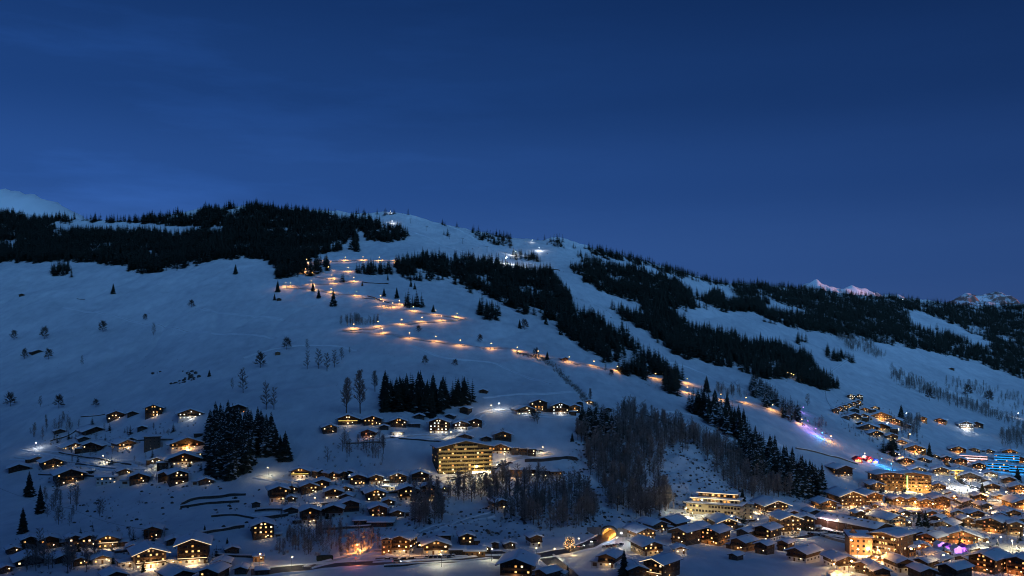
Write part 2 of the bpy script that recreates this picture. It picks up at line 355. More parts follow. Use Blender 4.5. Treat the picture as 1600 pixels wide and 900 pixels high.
# placement: pixel of the photograph -> point of this ground, and height at a place
_s = slice(7, NR)
def at(px, py):
    i = np.interp(px, cols, np.arange(NC)); i0 = min(int(i), NC-2); f = i-i0
    pc = PYa[_s, i0]*(1-f) + PYa[_s, i0+1]*f; dc = DD[_s, i0]*(1-f) + DD[_s, i0+1]*f
    k = len(pc)-1                       # walk up from the near edge to the first crossing
    run = np.minimum.accumulate(pc[::-1]); j = np.searchsorted(-run, -py)
    if j == 0: d = dc[-1]
    elif j >= len(run): d = dc[0]; 
    else:
        a0, a1 = run[j-1], run[j]; tt = (a0-py)/max(a0-a1, 1e-9); d = dc[::-1][j-1]*(1-tt) + dc[::-1][j]*tt
    x = (px-CX)/F*d
    return Vector((x, d, zat(x, d)))
def zat(x, y):
    px = CX + x/y*F; i = np.interp(px, cols, np.arange(NC)); i0 = min(int(i), NC-2); f = i-i0
    dc = (DD[:, i0]*(1-f) + DD[:, i0+1]*f)[::-1]; zc = (ZZ[:, i0]*(1-f) + ZZ[:, i0+1]*f)[::-1]
    return float(np.interp(y, dc, zc)) + CAMZ
# unseen mountain behind the camera, shaped to keep the sun off the valley
gx = np.linspace(-9000, 20000, 230); gy = np.concatenate([np.linspace(-6500, -200, 56), np.linspace(-150, 420, 24)])
GX, GY = np.meshgrid(gx, gy)
def sstep(a_, b_, q): q = np.clip((q-a_)/(b_-a_), 0, 1); return q*q*(3-2*q)
shade_flank = 1750*sstep(1700, 100, GX)*sstep(0, -850, GY)*(1 + .1*pnoise(GX/500, GY/500, 21))      # summit raised behind and left to shade the left slope
shade_crest = 980*sstep(-700, -3500, GY)*sstep(18500, 16500, GX)*(1 + .06*pnoise(GX/900, GY/900, 23))  # crest raised to block the low sun from the near hills
up = np.clip(-GY/1500, 0, 1)
GZ = np.where(GY > 150, -160.0, np.where(GY > 0, -160+152*(150-GY)/150, -8+np.maximum(shade_flank, shade_crest)))
GZ = np.where(GY < -3800, GZ*np.clip((6500+GY)/2700, 0, 1), GZ)
GZ = GZ + CAMZ + 25*pnoise(GX/300, GY/300, 22)*up - np.where(np.abs(GX) > 400, 6, 2.0)
gi = np.arange(GX.size).reshape(GX.shape)
gq = np.stack([gi[:-1, :-1], gi[:-1, 1:], gi[1:, 1:], gi[1:, :-1]], -1).reshape(-1, 4)
gme = fast_mesh('unseen_mountainside', np.stack([GX, GY, GZ], -1).reshape(-1, 3), gq, [gm], None, True)
a = gme.attributes.new('bare', 'FLOAT', 'POINT'); a.data.foreach_set('value', np.full(GX.size, .25, np.float32))
tag(obj('unseen_mountainside', gme), kind='structure')
# far peaks
pm = bpy.data.materials.new('peak_snow_rock'); pm.use_nodes = True; t = pm.node_tree; b = t.nodes['Principled BSDF']; b.inputs['Roughness'].default_value = .8
c = nd(t, 'ShaderNodeTexCoord'); n1 = noise_node(.011, 9, (1, 1, .6), .68)
geo = nd(t, 'ShaderNodeNewGeometry'); spz = nd(t, 'ShaderNodeSeparateXYZ'); link(t, geo.outputs['Normal'], spz.inputs[0])
at2 = nd(t, 'ShaderNodeAttribute', attribute_name='bare')
m1 = nd(t, 'ShaderNodeMath', operation='MULTIPLY_ADD'); m1.inputs[1].default_value = -.35; link(t, spz.outputs['Z'], m1.inputs[0]); link(t, n1.outputs[0], m1.inputs[2])
m2 = nd(t, 'ShaderNodeMath', operation='ADD'); link(t, m1.outputs[0], m2.inputs[0]); link(t, at2.outputs['Fac'], m2.inputs[1])
mrr = nd(t, 'ShaderNodeMapRange'); mrr.inputs['From Min'].default_value = .40; mrr.inputs['From Max'].default_value = .50; link(t, m2.outputs[0], mrr.inputs['Value'])
mixc = nd(t, 'ShaderNodeMix', data_type='RGBA'); link(t, mrr.outputs[0], mixc.inputs['Factor'])
mixc.inputs['A'].default_value = (.84, .86, .9, 1); mixc.inputs['B'].default_value = (.26, .16, .13, 1); link(t, mixc.outputs['Result'], b.inputs['Base Color'])
def peak(name, prof, dist, depth, bare, label_rough, seed, foot=330):
    p0, p1 = prof[0][0], prof[-1][0]; n = 90; m = 34
    px = np.linspace(p0, p1, n); qx, qy = zip(*prof); top = (HY-np.interp(px, qx, qy))/F*dist
    T = np.linspace(-1, 1, m)[:, None]; x = (px[None]-CX)/F*dist + 0*T; y = dist + T*depth + 0*px[None] + 0*px[None]
    base = CAMZ+60.0
    z = base-CAMZ + (top[None]-(base-CAMZ))*(1-np.abs(T)**1.15)
    rid = np.abs(pnoise(x/label_rough, y/label_rough, seed)) + .5*np.abs(pnoise(x/label_rough*2.3, y/label_rough*2.3, seed+1))
    z = z - rid*label_rough*.5*np.clip(np.abs(T)*4, 0, 1)*np.clip((1-np.abs(T))*3, 0, 1) + .12*label_rough*pnoise(x/label_rough*3, y/label_rough*3, seed+2)*(1-np.abs(T))
    gi = np.arange(x.size).reshape(x.shape)
    q = np.stack([gi[:-1, :-1], gi[:-1, 1:], gi[1:, 1:], gi[1:, :-1]], -1).reshape(-1, 4)
    me = fast_mesh(name, np.stack([x, y, z+CAMZ], -1).reshape(-1, 3), q, [pm], None, True)
    a = me.attributes.new('bare', 'FLOAT', 'POINT'); a.data.foreach_set('value', np.full(x.size, bare, np.float32))
    tag(obj(name, me), kind='structure')
peak('mountain', [(-420,420),(-200,330),(-90,285),(-30,283),(0,290),(30,297),(55,301),(80,309),(100,320),(125,336),(170,390),(260,470)], 3000, 900, .06, 110, 31)
peak('mountain', [(1215,500),(1240,463),(1256,445),(1266,439),(1275,437),(1284,441),(1300,449),(1318,449),(1332,446),(1342,447),(1352,450),(1362,458),(1376,459),(1392,458),(1408,462),(1425,480),(1450,510)], 9000, 1500, .14, 240, 41)
peak('mountain', [(1455,520),(1478,484),(1490,467),(1500,461),(1512,458),(1526,460),(1540,460),(1552,456),(1560,453),(1567,461),(1575,466),(1590,480),(1620,520)], 9500, 1500, .28, 230, 51)
# ------------------------------------------------------------------ trees
def tri_arrays(me):
    """(verts, tris, material index) of a mesh made of triangles and quads"""
    v = np.array([q.co[:] for q in me.vertices], np.float32); t = []; m = []
    for p in me.polygons:
        q = list(p.vertices)
        for i in range(1, len(q)-1): t.append((q[0], q[i], q[i+1])); m.append(p.material_index)
    return v, np.array(t, np.int32), np.array(m, np.int32)
def conifer_mesh(seed, whorls, per, sub=True, wid=.20, snow=.16):
    """unit-height spruce: trunk mesh, crown mesh of drooping boughs"""
    rr = random.Random(seed); tr = MB(); tr.tube((0,0,-.05), (0,0,.55), .016, .009, 5, 0, False); tr.tube((0,0,.55), (0,0,.96), .009, .002, 4, 0, False)
    cr = MB()
    for i in range(whorls):
        f = i/(whorls-1); z = .06 + .90*f**.92; rad = wid*(1-f)**.82*rr.uniform(.85, 1.12) + .010
        n = max(4, int(per*(1-.5*f))); a0 = rr.uniform(0, 6.28)
        for k in range(n):
            a = a0 + 6.283*k/n + rr.uniform(-.25, .25); L = rad*rr.uniform(.72, 1.18); wd = L*rr.uniform(.30, .42) + .006
            ca, sa = math.cos(a), math.sin(a); zz = z + rr.uniform(-.012, .012); dr = L*rr.uniform(.28, .55); m = 1 if rr.random() < snow else 0
            p0 = (0, 0, zz+.012); pl = (ca*L*.55-sa*wd, sa*L*.55+ca*wd, zz-dr*.55); pr = (ca*L*.55+sa*wd, sa*L*.55-ca*wd, zz-dr*.55)
            pt = (ca*L, sa*L, zz-dr*.75); pm_ = (ca*L*.55, sa*L*.55, zz-dr*.18)
            if sub:
                cr.poly((p0, pl, pm_), m); cr.poly((p0, pm_, pr), m); cr.poly((pl, pt, pm_), m); cr.poly((pm_, pt, pr), m)
                # hanging twigs under the bough
                for s_ in (-1, 1):
                    q0 = (ca*L*.3-s_*sa*wd*.4, sa*L*.3+s_*ca*wd*.4, zz-dr*.25); q1 = (ca*L*.8-s_*sa*wd*.5, sa*L*.8+s_*ca*wd*.5, zz-dr*.65)
                    cr.poly((q0, q1, ((q0[0]+q1[0])/2, (q0[1]+q1[1])/2, zz-dr*.5-.05)), 0)
            else:
                cr.poly((p0, pl, pt), m); cr.poly((p0, pt, pr), m)
    cr.poly(((-.008, 0, .93), (.008, 0, .93), (0, 0, 1.0)), 0); cr.poly(((0, -.008, .93), (0, .008, .93), (0, 0, 1.0)), 0)
    return tr, cr
def bare_mesh(seed, shape='round', twigs=5, lv=2):
    """unit-height leafless tree: trunk and limbs; crown of fine branches"""
    rr = random.Random(seed); tr = MB(); cr = MB()
    top = .62 if shape == 'round' else .9; lean = rr.uniform(-.02, .02)
    tr.tube((0,0,-.04), (lean,0,top*.5), .022 if shape == 'round' else .014, .014 if shape == 'round' else .010, 5, 0, False)
    tr.tube((lean,0,top*.5), (lean*2,0,top), .014 if shape == 'round' else .010, .003, 4, 0, False)
    nl = 20 if shape == 'round' else 24 if shape == 'tall' else 17
    def spike(p, d, L, w):
        q = p + d*L; s = d.cross(Vector((rr.uniform(-1,1), rr.uniform(-1,1), rr.uniform(-1,1)))); s = s.normalized()*w if s.length > 1e-5 else Vector((w,0,0))
        cr.poly((p-s, p+s, q), 0); return q
    for i in range(nl):
        f = (i+.5)/nl; a = i*2.4 + rr.uniform(-.4, .4)
        if shape == 'round': z = .20 + .40*f; el_ = -.05 + 1.35*f; L = .38*(1-.15*f)*rr.uniform(.8, 1.1)
        elif shape == 'tall': z = .18 + .70*f; el_ = .95 + .2*f; L = (.24-.12*f)*rr.uniform(.8, 1.15)
        else: z = .10 + .78*f; el_ = .55 + .35*f; L = (.24-.10*f)*rr.uniform(.8, 1.2)
        d = Vector((math.cos(a)*math.cos(el_), math.sin(a)*math.cos(el_), math.sin(el_))); p = Vector((lean*2*z, 0, z))
        e = p + d*L*.75
        b0 = len(cr.v); tr.tube(p, e, .0065, .003, 3, 0, False)
        for k in range(twigs):
            g = .25 + .75*(k+rr.random())/twigs; q = p.lerp(e, g)
            dd = (d + Vector((rr.uniform(-1,1), rr.uniform(-1,1), rr.uniform(-.5,.9)))*.75).normalized()
            L2 = L*rr.uniform(.35, .6); e2 = spike(q, dd, L2, .009 if shape == 'round' else .0075)
            if lv > 1:
                for h in range(6):
                    q2 = q.lerp(e2, rr.uniform(.25, .9)); d3 = (dd + Vector((rr.uniform(-1,1), rr.uniform(-1,1), rr.uniform(-.6,.9)))*.8).normalized()
                    spike(q2, d3, L2*rr.uniform(.4, .75), .0095 if shape == 'round' else .0068)
    return tr, cr
# near (own objects) and far (merged) editions
CON = []
for k in range(8):
    tr, cr = conifer_mesh(100+k, 19, 11, True, .23+.025*(k % 3), (.05, .05, .22, .22)[k % 4])
    CON.append((tr.mesh('spruce_trunk', [BARK]), cr.mesh('spruce_crown', [NEEDLE if k % 4 < 2 else NEEDLE2, TREESNOW])))
BAR = {}
for sh in ('round', 'tall', 'birch'):
    BAR[sh] = []
    for k in range(5):
        tr, cr = bare_mesh(200+k, sh, 10 if sh == 'round' else 8, 2); BAR[sh].append((tr.mesh('bare_trunk', [BARK]), cr.mesh('bare_crown', [BARK if sh == 'round' else BARKP])))
def joined(tr, cr, crm): 
    m = MB(); m.v = tr.v + cr.v; n = len(tr.v); m.f = list(tr.f) + [tuple(i+n for i in f) for f in cr.f]; m.m = [2]*len(tr.f) + list(cr.m)
    return tri_arrays(m.mesh('tmp', [NEEDLE, TREESNOW, BARK]))
CON_MID = [joined(*conifer_mesh(300+k, 11, 8, False, .27), 0) for k in range(5)]
CON_LO = [joined(*conifer_mesh(320+k, 7, 7, False, .31), 0) for k in range(6)]
CON_MIDF = [joined(*conifer_mesh(340+k, 12, 8, False, .25, .30), 0) for k in range(5)]
BARE_LO = [joined(*bare_mesh(360+k, ('tall', 'birch', 'birch', 'birch')[k % 4], 4, 2), 0) for k in range(8)]
def scatter_mesh(name, protos, items, mats):
    """one merged mesh: items = (x, y, z, height, width factor)"""
    V = []; T = []; M = []; off = 0; items = np.array(items, float); pick = rng.integers(0, len(protos), len(items))
    for k, (v, t, m) in enumerate(protos):
        it = items[pick == k]
        if not len(it): continue
        a = rng.uniform(0, 6.283, len(it)); ca, sa = np.cos(a)[:, None], np.sin(a)[:, None]; h = it[:, 3:4]; wf = it[:, 4:5]*h
        x = (v[None, :, 0]*ca - v[None, :, 1]*sa)*wf + it[:, 0:1]; y = (v[None, :, 0]*sa + v[None, :, 1]*ca)*wf + it[:, 1:2]; z = v[None, :, 2]*h + it[:, 2:3]
        V.append(np.stack([x, y, z], -1).reshape(-1, 3)); T.append((t[None] + (np.arange(len(it))*len(v))[:, None, None] + off).reshape(-1, 3)); M.append(np.tile(m, len(it)))
        off += len(it)*len(v)
    return fast_mesh(name, np.concatenate(V), np.concatenate(T), mats, np.concatenate(M))
# ground cells, for sowing woods by area
cS = slice(7, NR)
gX, gY, gZ = XX[cS], YY[cS], ZZ[cS] + CAMZ; gpx, gpy = PX0[cS], PYa[cS]
dcol = np.gradient(cols)[None]; drow = np.abs(np.gradient(DD[cS], axis=0)); AREA = dcol/F*gY*drow
def sow(poly, spacing, holes=(), rag=5, thin=0.0, floor=0):
    jx = gpx + rag*pnoise(gX/25, gY/25, 61); jy = gpy + rag*.5*pnoise(gX/25, gY/25, 62)
    m = inpoly(jx, jy, poly)
    for h in holes: m &= ~inpoly(jx, jy, h)
    if floor: bare[cS] = np.maximum(bare[cS], m*floor)  # ground darkened under the woods: less snow and needles, plus tree shade in colour
    if thin: m &= pnoise(gX/60, gY/60, 63) > (thin*1.6-.8)
    A = AREA[m]
    if not len(A): return np.zeros((0, 3))
    n = int(A.sum()/spacing**2); p = A/A.sum(); i = rng.choice(len(A), n, p=p)
    x = gX[m][i]; y = gY[m][i]; ii = np.nonzero(m.ravel())[0][i]
    c = ii % NC; dx = (dcol[0, c]/F*y)*rng.uniform(-.5, .5, n); r = ii//NC; dy = drow.ravel()[ii]*rng.uniform(-.5, .5, n)
    zz = np.array(gZ[m][i]); slope = np.gradient(gZ, axis=0)/np.maximum(np.abs(np.gradient(gY, axis=0)), 1e-6)
    z = zz - slope.ravel()[ii]*dy
    return np.stack([x+dx, y+dy, z], -1)
def unlit(pts):
    # the lamp-lit track is kept clear of trees
    for x, y, z in pts:
        px, py = CX+x/y*F, HY-(z-CAMZ)/y*F
        if any(abs(px-lx) < 15 and -4 < py-ly < 24 for lx, ly in ((1024,590),(1075,599),(1100,612),(1125,624),(1150,627),(1165,629),(1206,640),(1254,663))): continue
        yield x, y, z
trees = []      # (kind, x, y, z, height, label, group)
def wood(kind, poly, spacing, h, label, group, holes=(), rag=5, thin=0.0):
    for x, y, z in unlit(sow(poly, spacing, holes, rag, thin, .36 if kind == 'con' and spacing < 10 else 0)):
        hh = h*random.choice((.55, .75, .9, 1, 1, 1.1, 1.2))*random.uniform(.9, 1.1)
        trees.append((kind, x, y, z, hh, label, group))
_w = wood
def wood(kind, poly, spacing, h, label, group, holes=(), rag=5, thin=0.0):
    if kind == 'con' and group == g_far and spacing < 9: _w(kind, poly, spacing*2.3, h*.9, label, group, holes, 11); thin = thin or .34
    _w(kind, poly, spacing, h, label, group, holes, rag+2, thin)
def lone(kind, px, py, hpx, label, group):
    p = at(px, py); trees.append((kind, p.x, p.y, p.z, hpx*p.y/F, label, group))
g_far = 'spruces of the high woods'
BLK = 'dark spruce in the broad black wood below the left skyline'
CLEAR1 = [(70,357),(130,347),(180,347),(232,350),(262,352),(312,354),(318,360),(300,367),(272,371),(250,363),(205,361),(150,362),(100,363)]
wood('con', [(-120,338),(0,334),(70,340),(125,343),(200,345),(250,340),(282,332),(330,327),(400,323),(440,329),(500,334),(535,340),(548,350),(556,370),(562,392),(520,392),(498,398),(488,405),(470,425),(440,440),(428,440),(432,415),(400,405),(340,405),(320,413),(250,424),(235,430),(205,424),(190,415),(150,412),(110,408),(70,410),(0,411),(-120,415)], 6.2, 19, BLK, g_far, [CLEAR1, [(278,330),(305,327),(315,331),(300,335),(282,335)], [(228,392),(240,390),(240,402),(230,403)], [(345,331),(352,329),(372,331),(360,335)]], 5)
wood('con', [(78,422),(110,420),(112,432),(78,432)], 7, 19, 'dark spruce in the pair of clumps below the edge of the left wood', g_far)
wood('con', [(526,338),(560,341),(600,350),(622,356),(630,374),(610,379),(580,377),(556,362)], 7, 18, 'dark spruce in the tongue of wood right of the left black wood', g_far)
wood('con', [(622,366),(634,366),(634,374),(624,374)], 9, 20, 'dark spruce at the tip of the summit wood', g_far)
wood('con', [(460,408),(512,412),(518,428),(480,432),(455,432)], 9, 18, 'dark spruce among the upper left lamps of the zigzag run', g_far, thin=.3)
wood('con', [(527,438),(547,436),(550,442),(528,443)], 7, 16, 'dark spruce in the small row under the second zigzag leg', g_far)
wood('con', [(558,418),(612,420),(613,429),(557,428)], 7, 17, 'dark spruce in the row below the topmost zigzag leg', g_far)
wood('con', [(617,412),(660,403),(700,405),(745,408),(785,412),(778,424),(740,428),(700,433),(680,440),(640,440),(622,430)], 7, 19, 'dark spruce in the middle wood left of the floodlight', g_far)
wood('con', [(632,474),(664,476),(668,480),(632,480)], 6.5, 19, 'dark spruce in the short row inside the zigzag run', g_far)
wood('con', [(697,440),(725,428),(750,422),(790,420),(820,425),(850,428),(860,424),(874,449),(894,483),(924,496),(957,519),(987,540),(1012,558),(1048,583),(1078,598),(1092,606),(1060,606),(1020,594),(981,586),(950,568),(917,546),(889,529),(872,508),(832,491),(795,481),(760,462),(725,452),(712,445)], 6.4, 18, 'dark spruce in the long diagonal wood below the floodlight', g_far, [[(748,436),(760,434),(770,452),(762,452)], [(690,455),(700,445),(740,462),(720,470)]], 6)
wood('con', [(748,478),(772,480),(778,505),(760,505),(750,495)], 8.5, 18, 'dark spruce at the lower left corner of the diagonal wood', g_far)
wood('con', [(840,425),(850,422),(880,447),(892,475),(880,478),(862,450)], 7.5, 18, 'dark spruce in the diagonal wood beside the ski run', g_far)
SHELF = [(1042,484),(1085,484),(1140,488),(1190,495),(1230,508),(1200,514),(1150,508),(1100,507),(1072,506),(1060,496)]
wood('con', [(892,420),(928,415),(956,416),(999,423),(1042,436),(1070,448),(1085,462),(1105,468),(1118,455),(1130,466),(1128,478),(1155,468),(1187,478),(1188,487),(1138,488),(1084,483),(1045,483),(1062,500),(1076,512),(1120,522),(1173,536),(1215,542),(1260,560),(1290,588),(1312,606),(1285,612),(1240,592),(1184,592),(1155,574),(1095,565),(1049,551),(1013,519),(976,504),(955,478),(976,494),(1010,491),(999,480),(960,462),(942,458),(903,430)], 6.6, 18, 'dark spruce in the large wood right of the ski run', g_far, [[(918,420),(932,420),(934,426),(920,426)], [(1013,440),(1035,446),(1034,450),(1016,446)]], 6)
wood('con', [(921,388),(956,392),(999,404),(1049,419),(1106,437),(1142,444),(1134,447),(1084,438),(1027,423),(970,407),(924,398)], 7.0, 16, 'dark spruce in the strip along the sloping skyline', g_far)
wood('con', [(1140,443),(1180,443),(1250,450),(1300,456),(1350,462),(1400,465),(1450,472),(1500,478),(1560,478),(1640,476),(1700,560),(1640,610),(1600,592),(1533,568),(1467,553),(1407,541),(1360,533),(1300,524),(1247,514),(1200,503),(1188,492),(1150,462)], 7.6, 18, 'dark spruce in the vast dark wood on the right skyline', g_far,
     [[(1195,472),(1230,476),(1267,489),(1262,495),(1225,490),(1195,486)], [(1416,494),(1428,485),(1445,490),(1480,501),(1525,522),(1556,538),(1545,543),(1520,537),(1470,520),(1427,511)], [(1512,510),(1525,511),(1548,522),(1540,525),(1516,516)], [(1562,527),(1590,534),(1585,538),(1562,533)], [(1302,504),(1325,507),(1325,511),(1303,509)], [(1380,470),(1400,470),(1395,474),(1378,474)], [(1527,487),(1540,488),(1538,492),(1528,491)]], 6)
for px0, px1, py0, py1, n in ((690,735,346,358,14),(735,800,356,388,60),(832,860,372,377,14),(858,884,374,391,16),(895,915,385,391,14),(905,940,398,420,16),(800,850,398,412,14),(585,640,332,336,14),(690,700,366,370,4),(555,600,334,337,6)):
    poly = [(px0,py0),(px1,py0+(py1-py0)*.4),(px1,py1),(px0,py1-(py1-py0)*.5)]
    k0 = len(trees); wood('con', poly, 9, 15, 'dark spruce in the scattered clumps near the rounded summit', 'spruces around the summit')
    if len(trees)-k0 > n*3: 
        keep = random.sample(trees[k0:], n*3); del trees[k0:]; trees.extend(keep)
for poly, s in (([(945,530),(975,512),(985,520),(975,545)], 11), ([(1285,548),(1330,560),(1338,568),(1290,562)], 8), ([(1246,528),(1260,532),(1258,538),(1247,536)], 9)):
    wood('con', poly, s, 17, 'dark spruce in the small groups on the right-hand pistes', 'spruces on the right-hand pistes')
# nearer stands
wood('con', [(325,676),(350,668),(390,682),(434,690),(436,705),(395,716),(385,738),(352,758),(330,748),(322,705)], 4.6, 23, 'tall frosted spruce in the thick stand right of the upper left hamlet', 'spruces right of the upper left hamlet')
wood('con', [(594,622),(640,620),(690,626),(733,618),(736,629),(704,634),(672,652),(640,642),(598,646)], 4.8, 22, 'tall dark spruce in the square stand above the middle hamlet', 'spruces above the middle hamlet')
wood('conf', [(908,668),(925,660),(958,672),(968,690),(930,700),(915,690)], 6.5, 20, 'frosted spruce at the upper left corner of the ravine wood', 'spruces of the ravine wood')
wood('conf', [(1150,700),(1185,705),(1230,735),(1290,772),(1275,782),(1230,775),(1170,745)], 5.6, 23, 'tall snow-flecked spruce on the bank left of the right-hand village', 'spruces on the bank')
wood('conf', [(1085,620),(1120,640),(1150,660),(1180,690),(1150,690),(1110,665),(1080,640)], 5.8, 21, 'dark spruce on the diagonal line below the lamp-lit track', 'spruces below the lit track')
wood('con', [(1000,590),(1060,600),(1090,618),(1060,620),(1010,602)], 6.2, 18, 'dark spruce along the lower end of the lit track', 'spruces below the lit track')
wood('conf', [(1180,600),(1225,640),(1265,665),(1255,672),(1215,650),(1170,615)], 6.5, 18, 'dark spruce beside the floodlit purple gully', 'spruces beside the purple gully')
wood('con', [(1380,700),(1402,700),(1402,712),(1380,712)], 6, 17, 'dark spruce in the clump beside the upper right hamlet', 'spruces by the upper right hamlet')
# bare woods
LB = 'leafless frosted tree in the ravine wood above the tunnel'
BLUFFGAP = [(1035,705),(1090,708),(1145,770),(1150,795),(1060,806),(1040,770)]
wood('bare', [(905,672),(960,650),(985,640),(1010,655),(1060,668),(1110,690),(1150,700),(1175,740),(1260,775),(1180,783),(1120,760),(1060,800),(1000,812),(950,800),(935,760),(915,712)], 5.0, 15, LB, 'leafless trees of the ravine wood', [BLUFFGAP], 6)
wood('bare', [(640,775),(690,770),(735,750),(800,745),(870,760),(925,775),(940,815),(880,832),(800,822),(770,802),(720,800),(655,830),(640,800)], 6.2, 14, 'leafless tree on the slope under the large hotel', 'leafless trees under the large hotel', (), 6, .25)
wood('bare', [(455,835),(500,822),(545,830),(590,840),(600,862),(540,868),(470,872),(430,868),(430,850)], 5.5, 9, 'leafless shrubby tree in the thicket beside the orange glow', 'leafless trees beside the orange glow', (), 5)
wood('bare', [(525,690),(600,692),(605,715),(590,735),(560,730),(510,722),(540,708)], 9, 13, 'leafless tree on the slope below the middle hamlet', 'leafless trees below the middle hamlet', (), 5, .3)
wood('bare', [(536,500),(590,503),(588,509),(530,511)], 5.5, 11, 'leafless tree in the round grove beside the lower zigzag lamp', 'leafless trees of the grove', (), 2)
wood('bare', [(60,768),(130,770),(170,800),(150,830),(100,828),(70,810)], 13, 11, 'leafless tree on the lower left slope', 'leafless trees on the lower left slope', (), 6)
wood('bare', [(30,690),(60,668),(110,655),(125,668),(70,690)], 9, 11, 'leafless tree left of the upper left hamlet', 'leafless trees left of the hamlet', (), 4)
wood('bare', [(60,868),(150,872),(150,899),(40,899)], 7, 13, 'bare tree in the dark thicket at the lower left corner', 'bare trees at the lower left corner', (), 4)
wood('bare', [(1392,575),(1440,598),(1530,635),(1600,665),(1600,674),(1520,645),(1450,622),(1395,597)], 9, 13, 'leafless tree in the hedge line across the right slope', 'leafless trees of the hedge line', (), 4)
wood('bare', [(1300,525),(1360,540),(1385,560),(1368,560),(1330,548)], 10, 13, 'leafless tree in the upper hedge on the right slope', 'leafless trees of the upper hedge', (), 4)
wood('bare', [(1470,595),(1530,600),(1600,620),(1600,655),(1540,625),(1480,612)], 17, 13, 'leafless tree scattered over the far right slope', 'leafless trees on the far right slope', (), 5, .3)
wood('bare', [(1190,610),(1240,640),(1290,670),(1265,668),(1215,648)], 7.5, 12, 'leafless tree in the purple-lit gully', 'leafless trees of the purple gully', (), 4)
wood('bare', [(1090,605),(1175,618),(1185,640),(1160,640),(1100,618)], 8, 12, 'leafless tree along the lamp-lit lower track', 'leafless trees along the lower track', (), 4)
wood('bare', [(1560,680),(1600,678),(1600,705),(1570,700)], 8, 14, 'leafless tree above the blue-lit hotel', 'leafless trees above the blue hotel', (), 4)
wood('bare', [(1412,655),(1440,660),(1425,690),(1408,690)], 8, 14, 'leafless tree between the upper right hamlet and the lone farm', 'leafless trees between hamlet and farm', (), 4)
for (x, y, h) in ((368,428,16),): lone('con', x, y, h, 'small lone spruce on open snow under the left black wood', None)
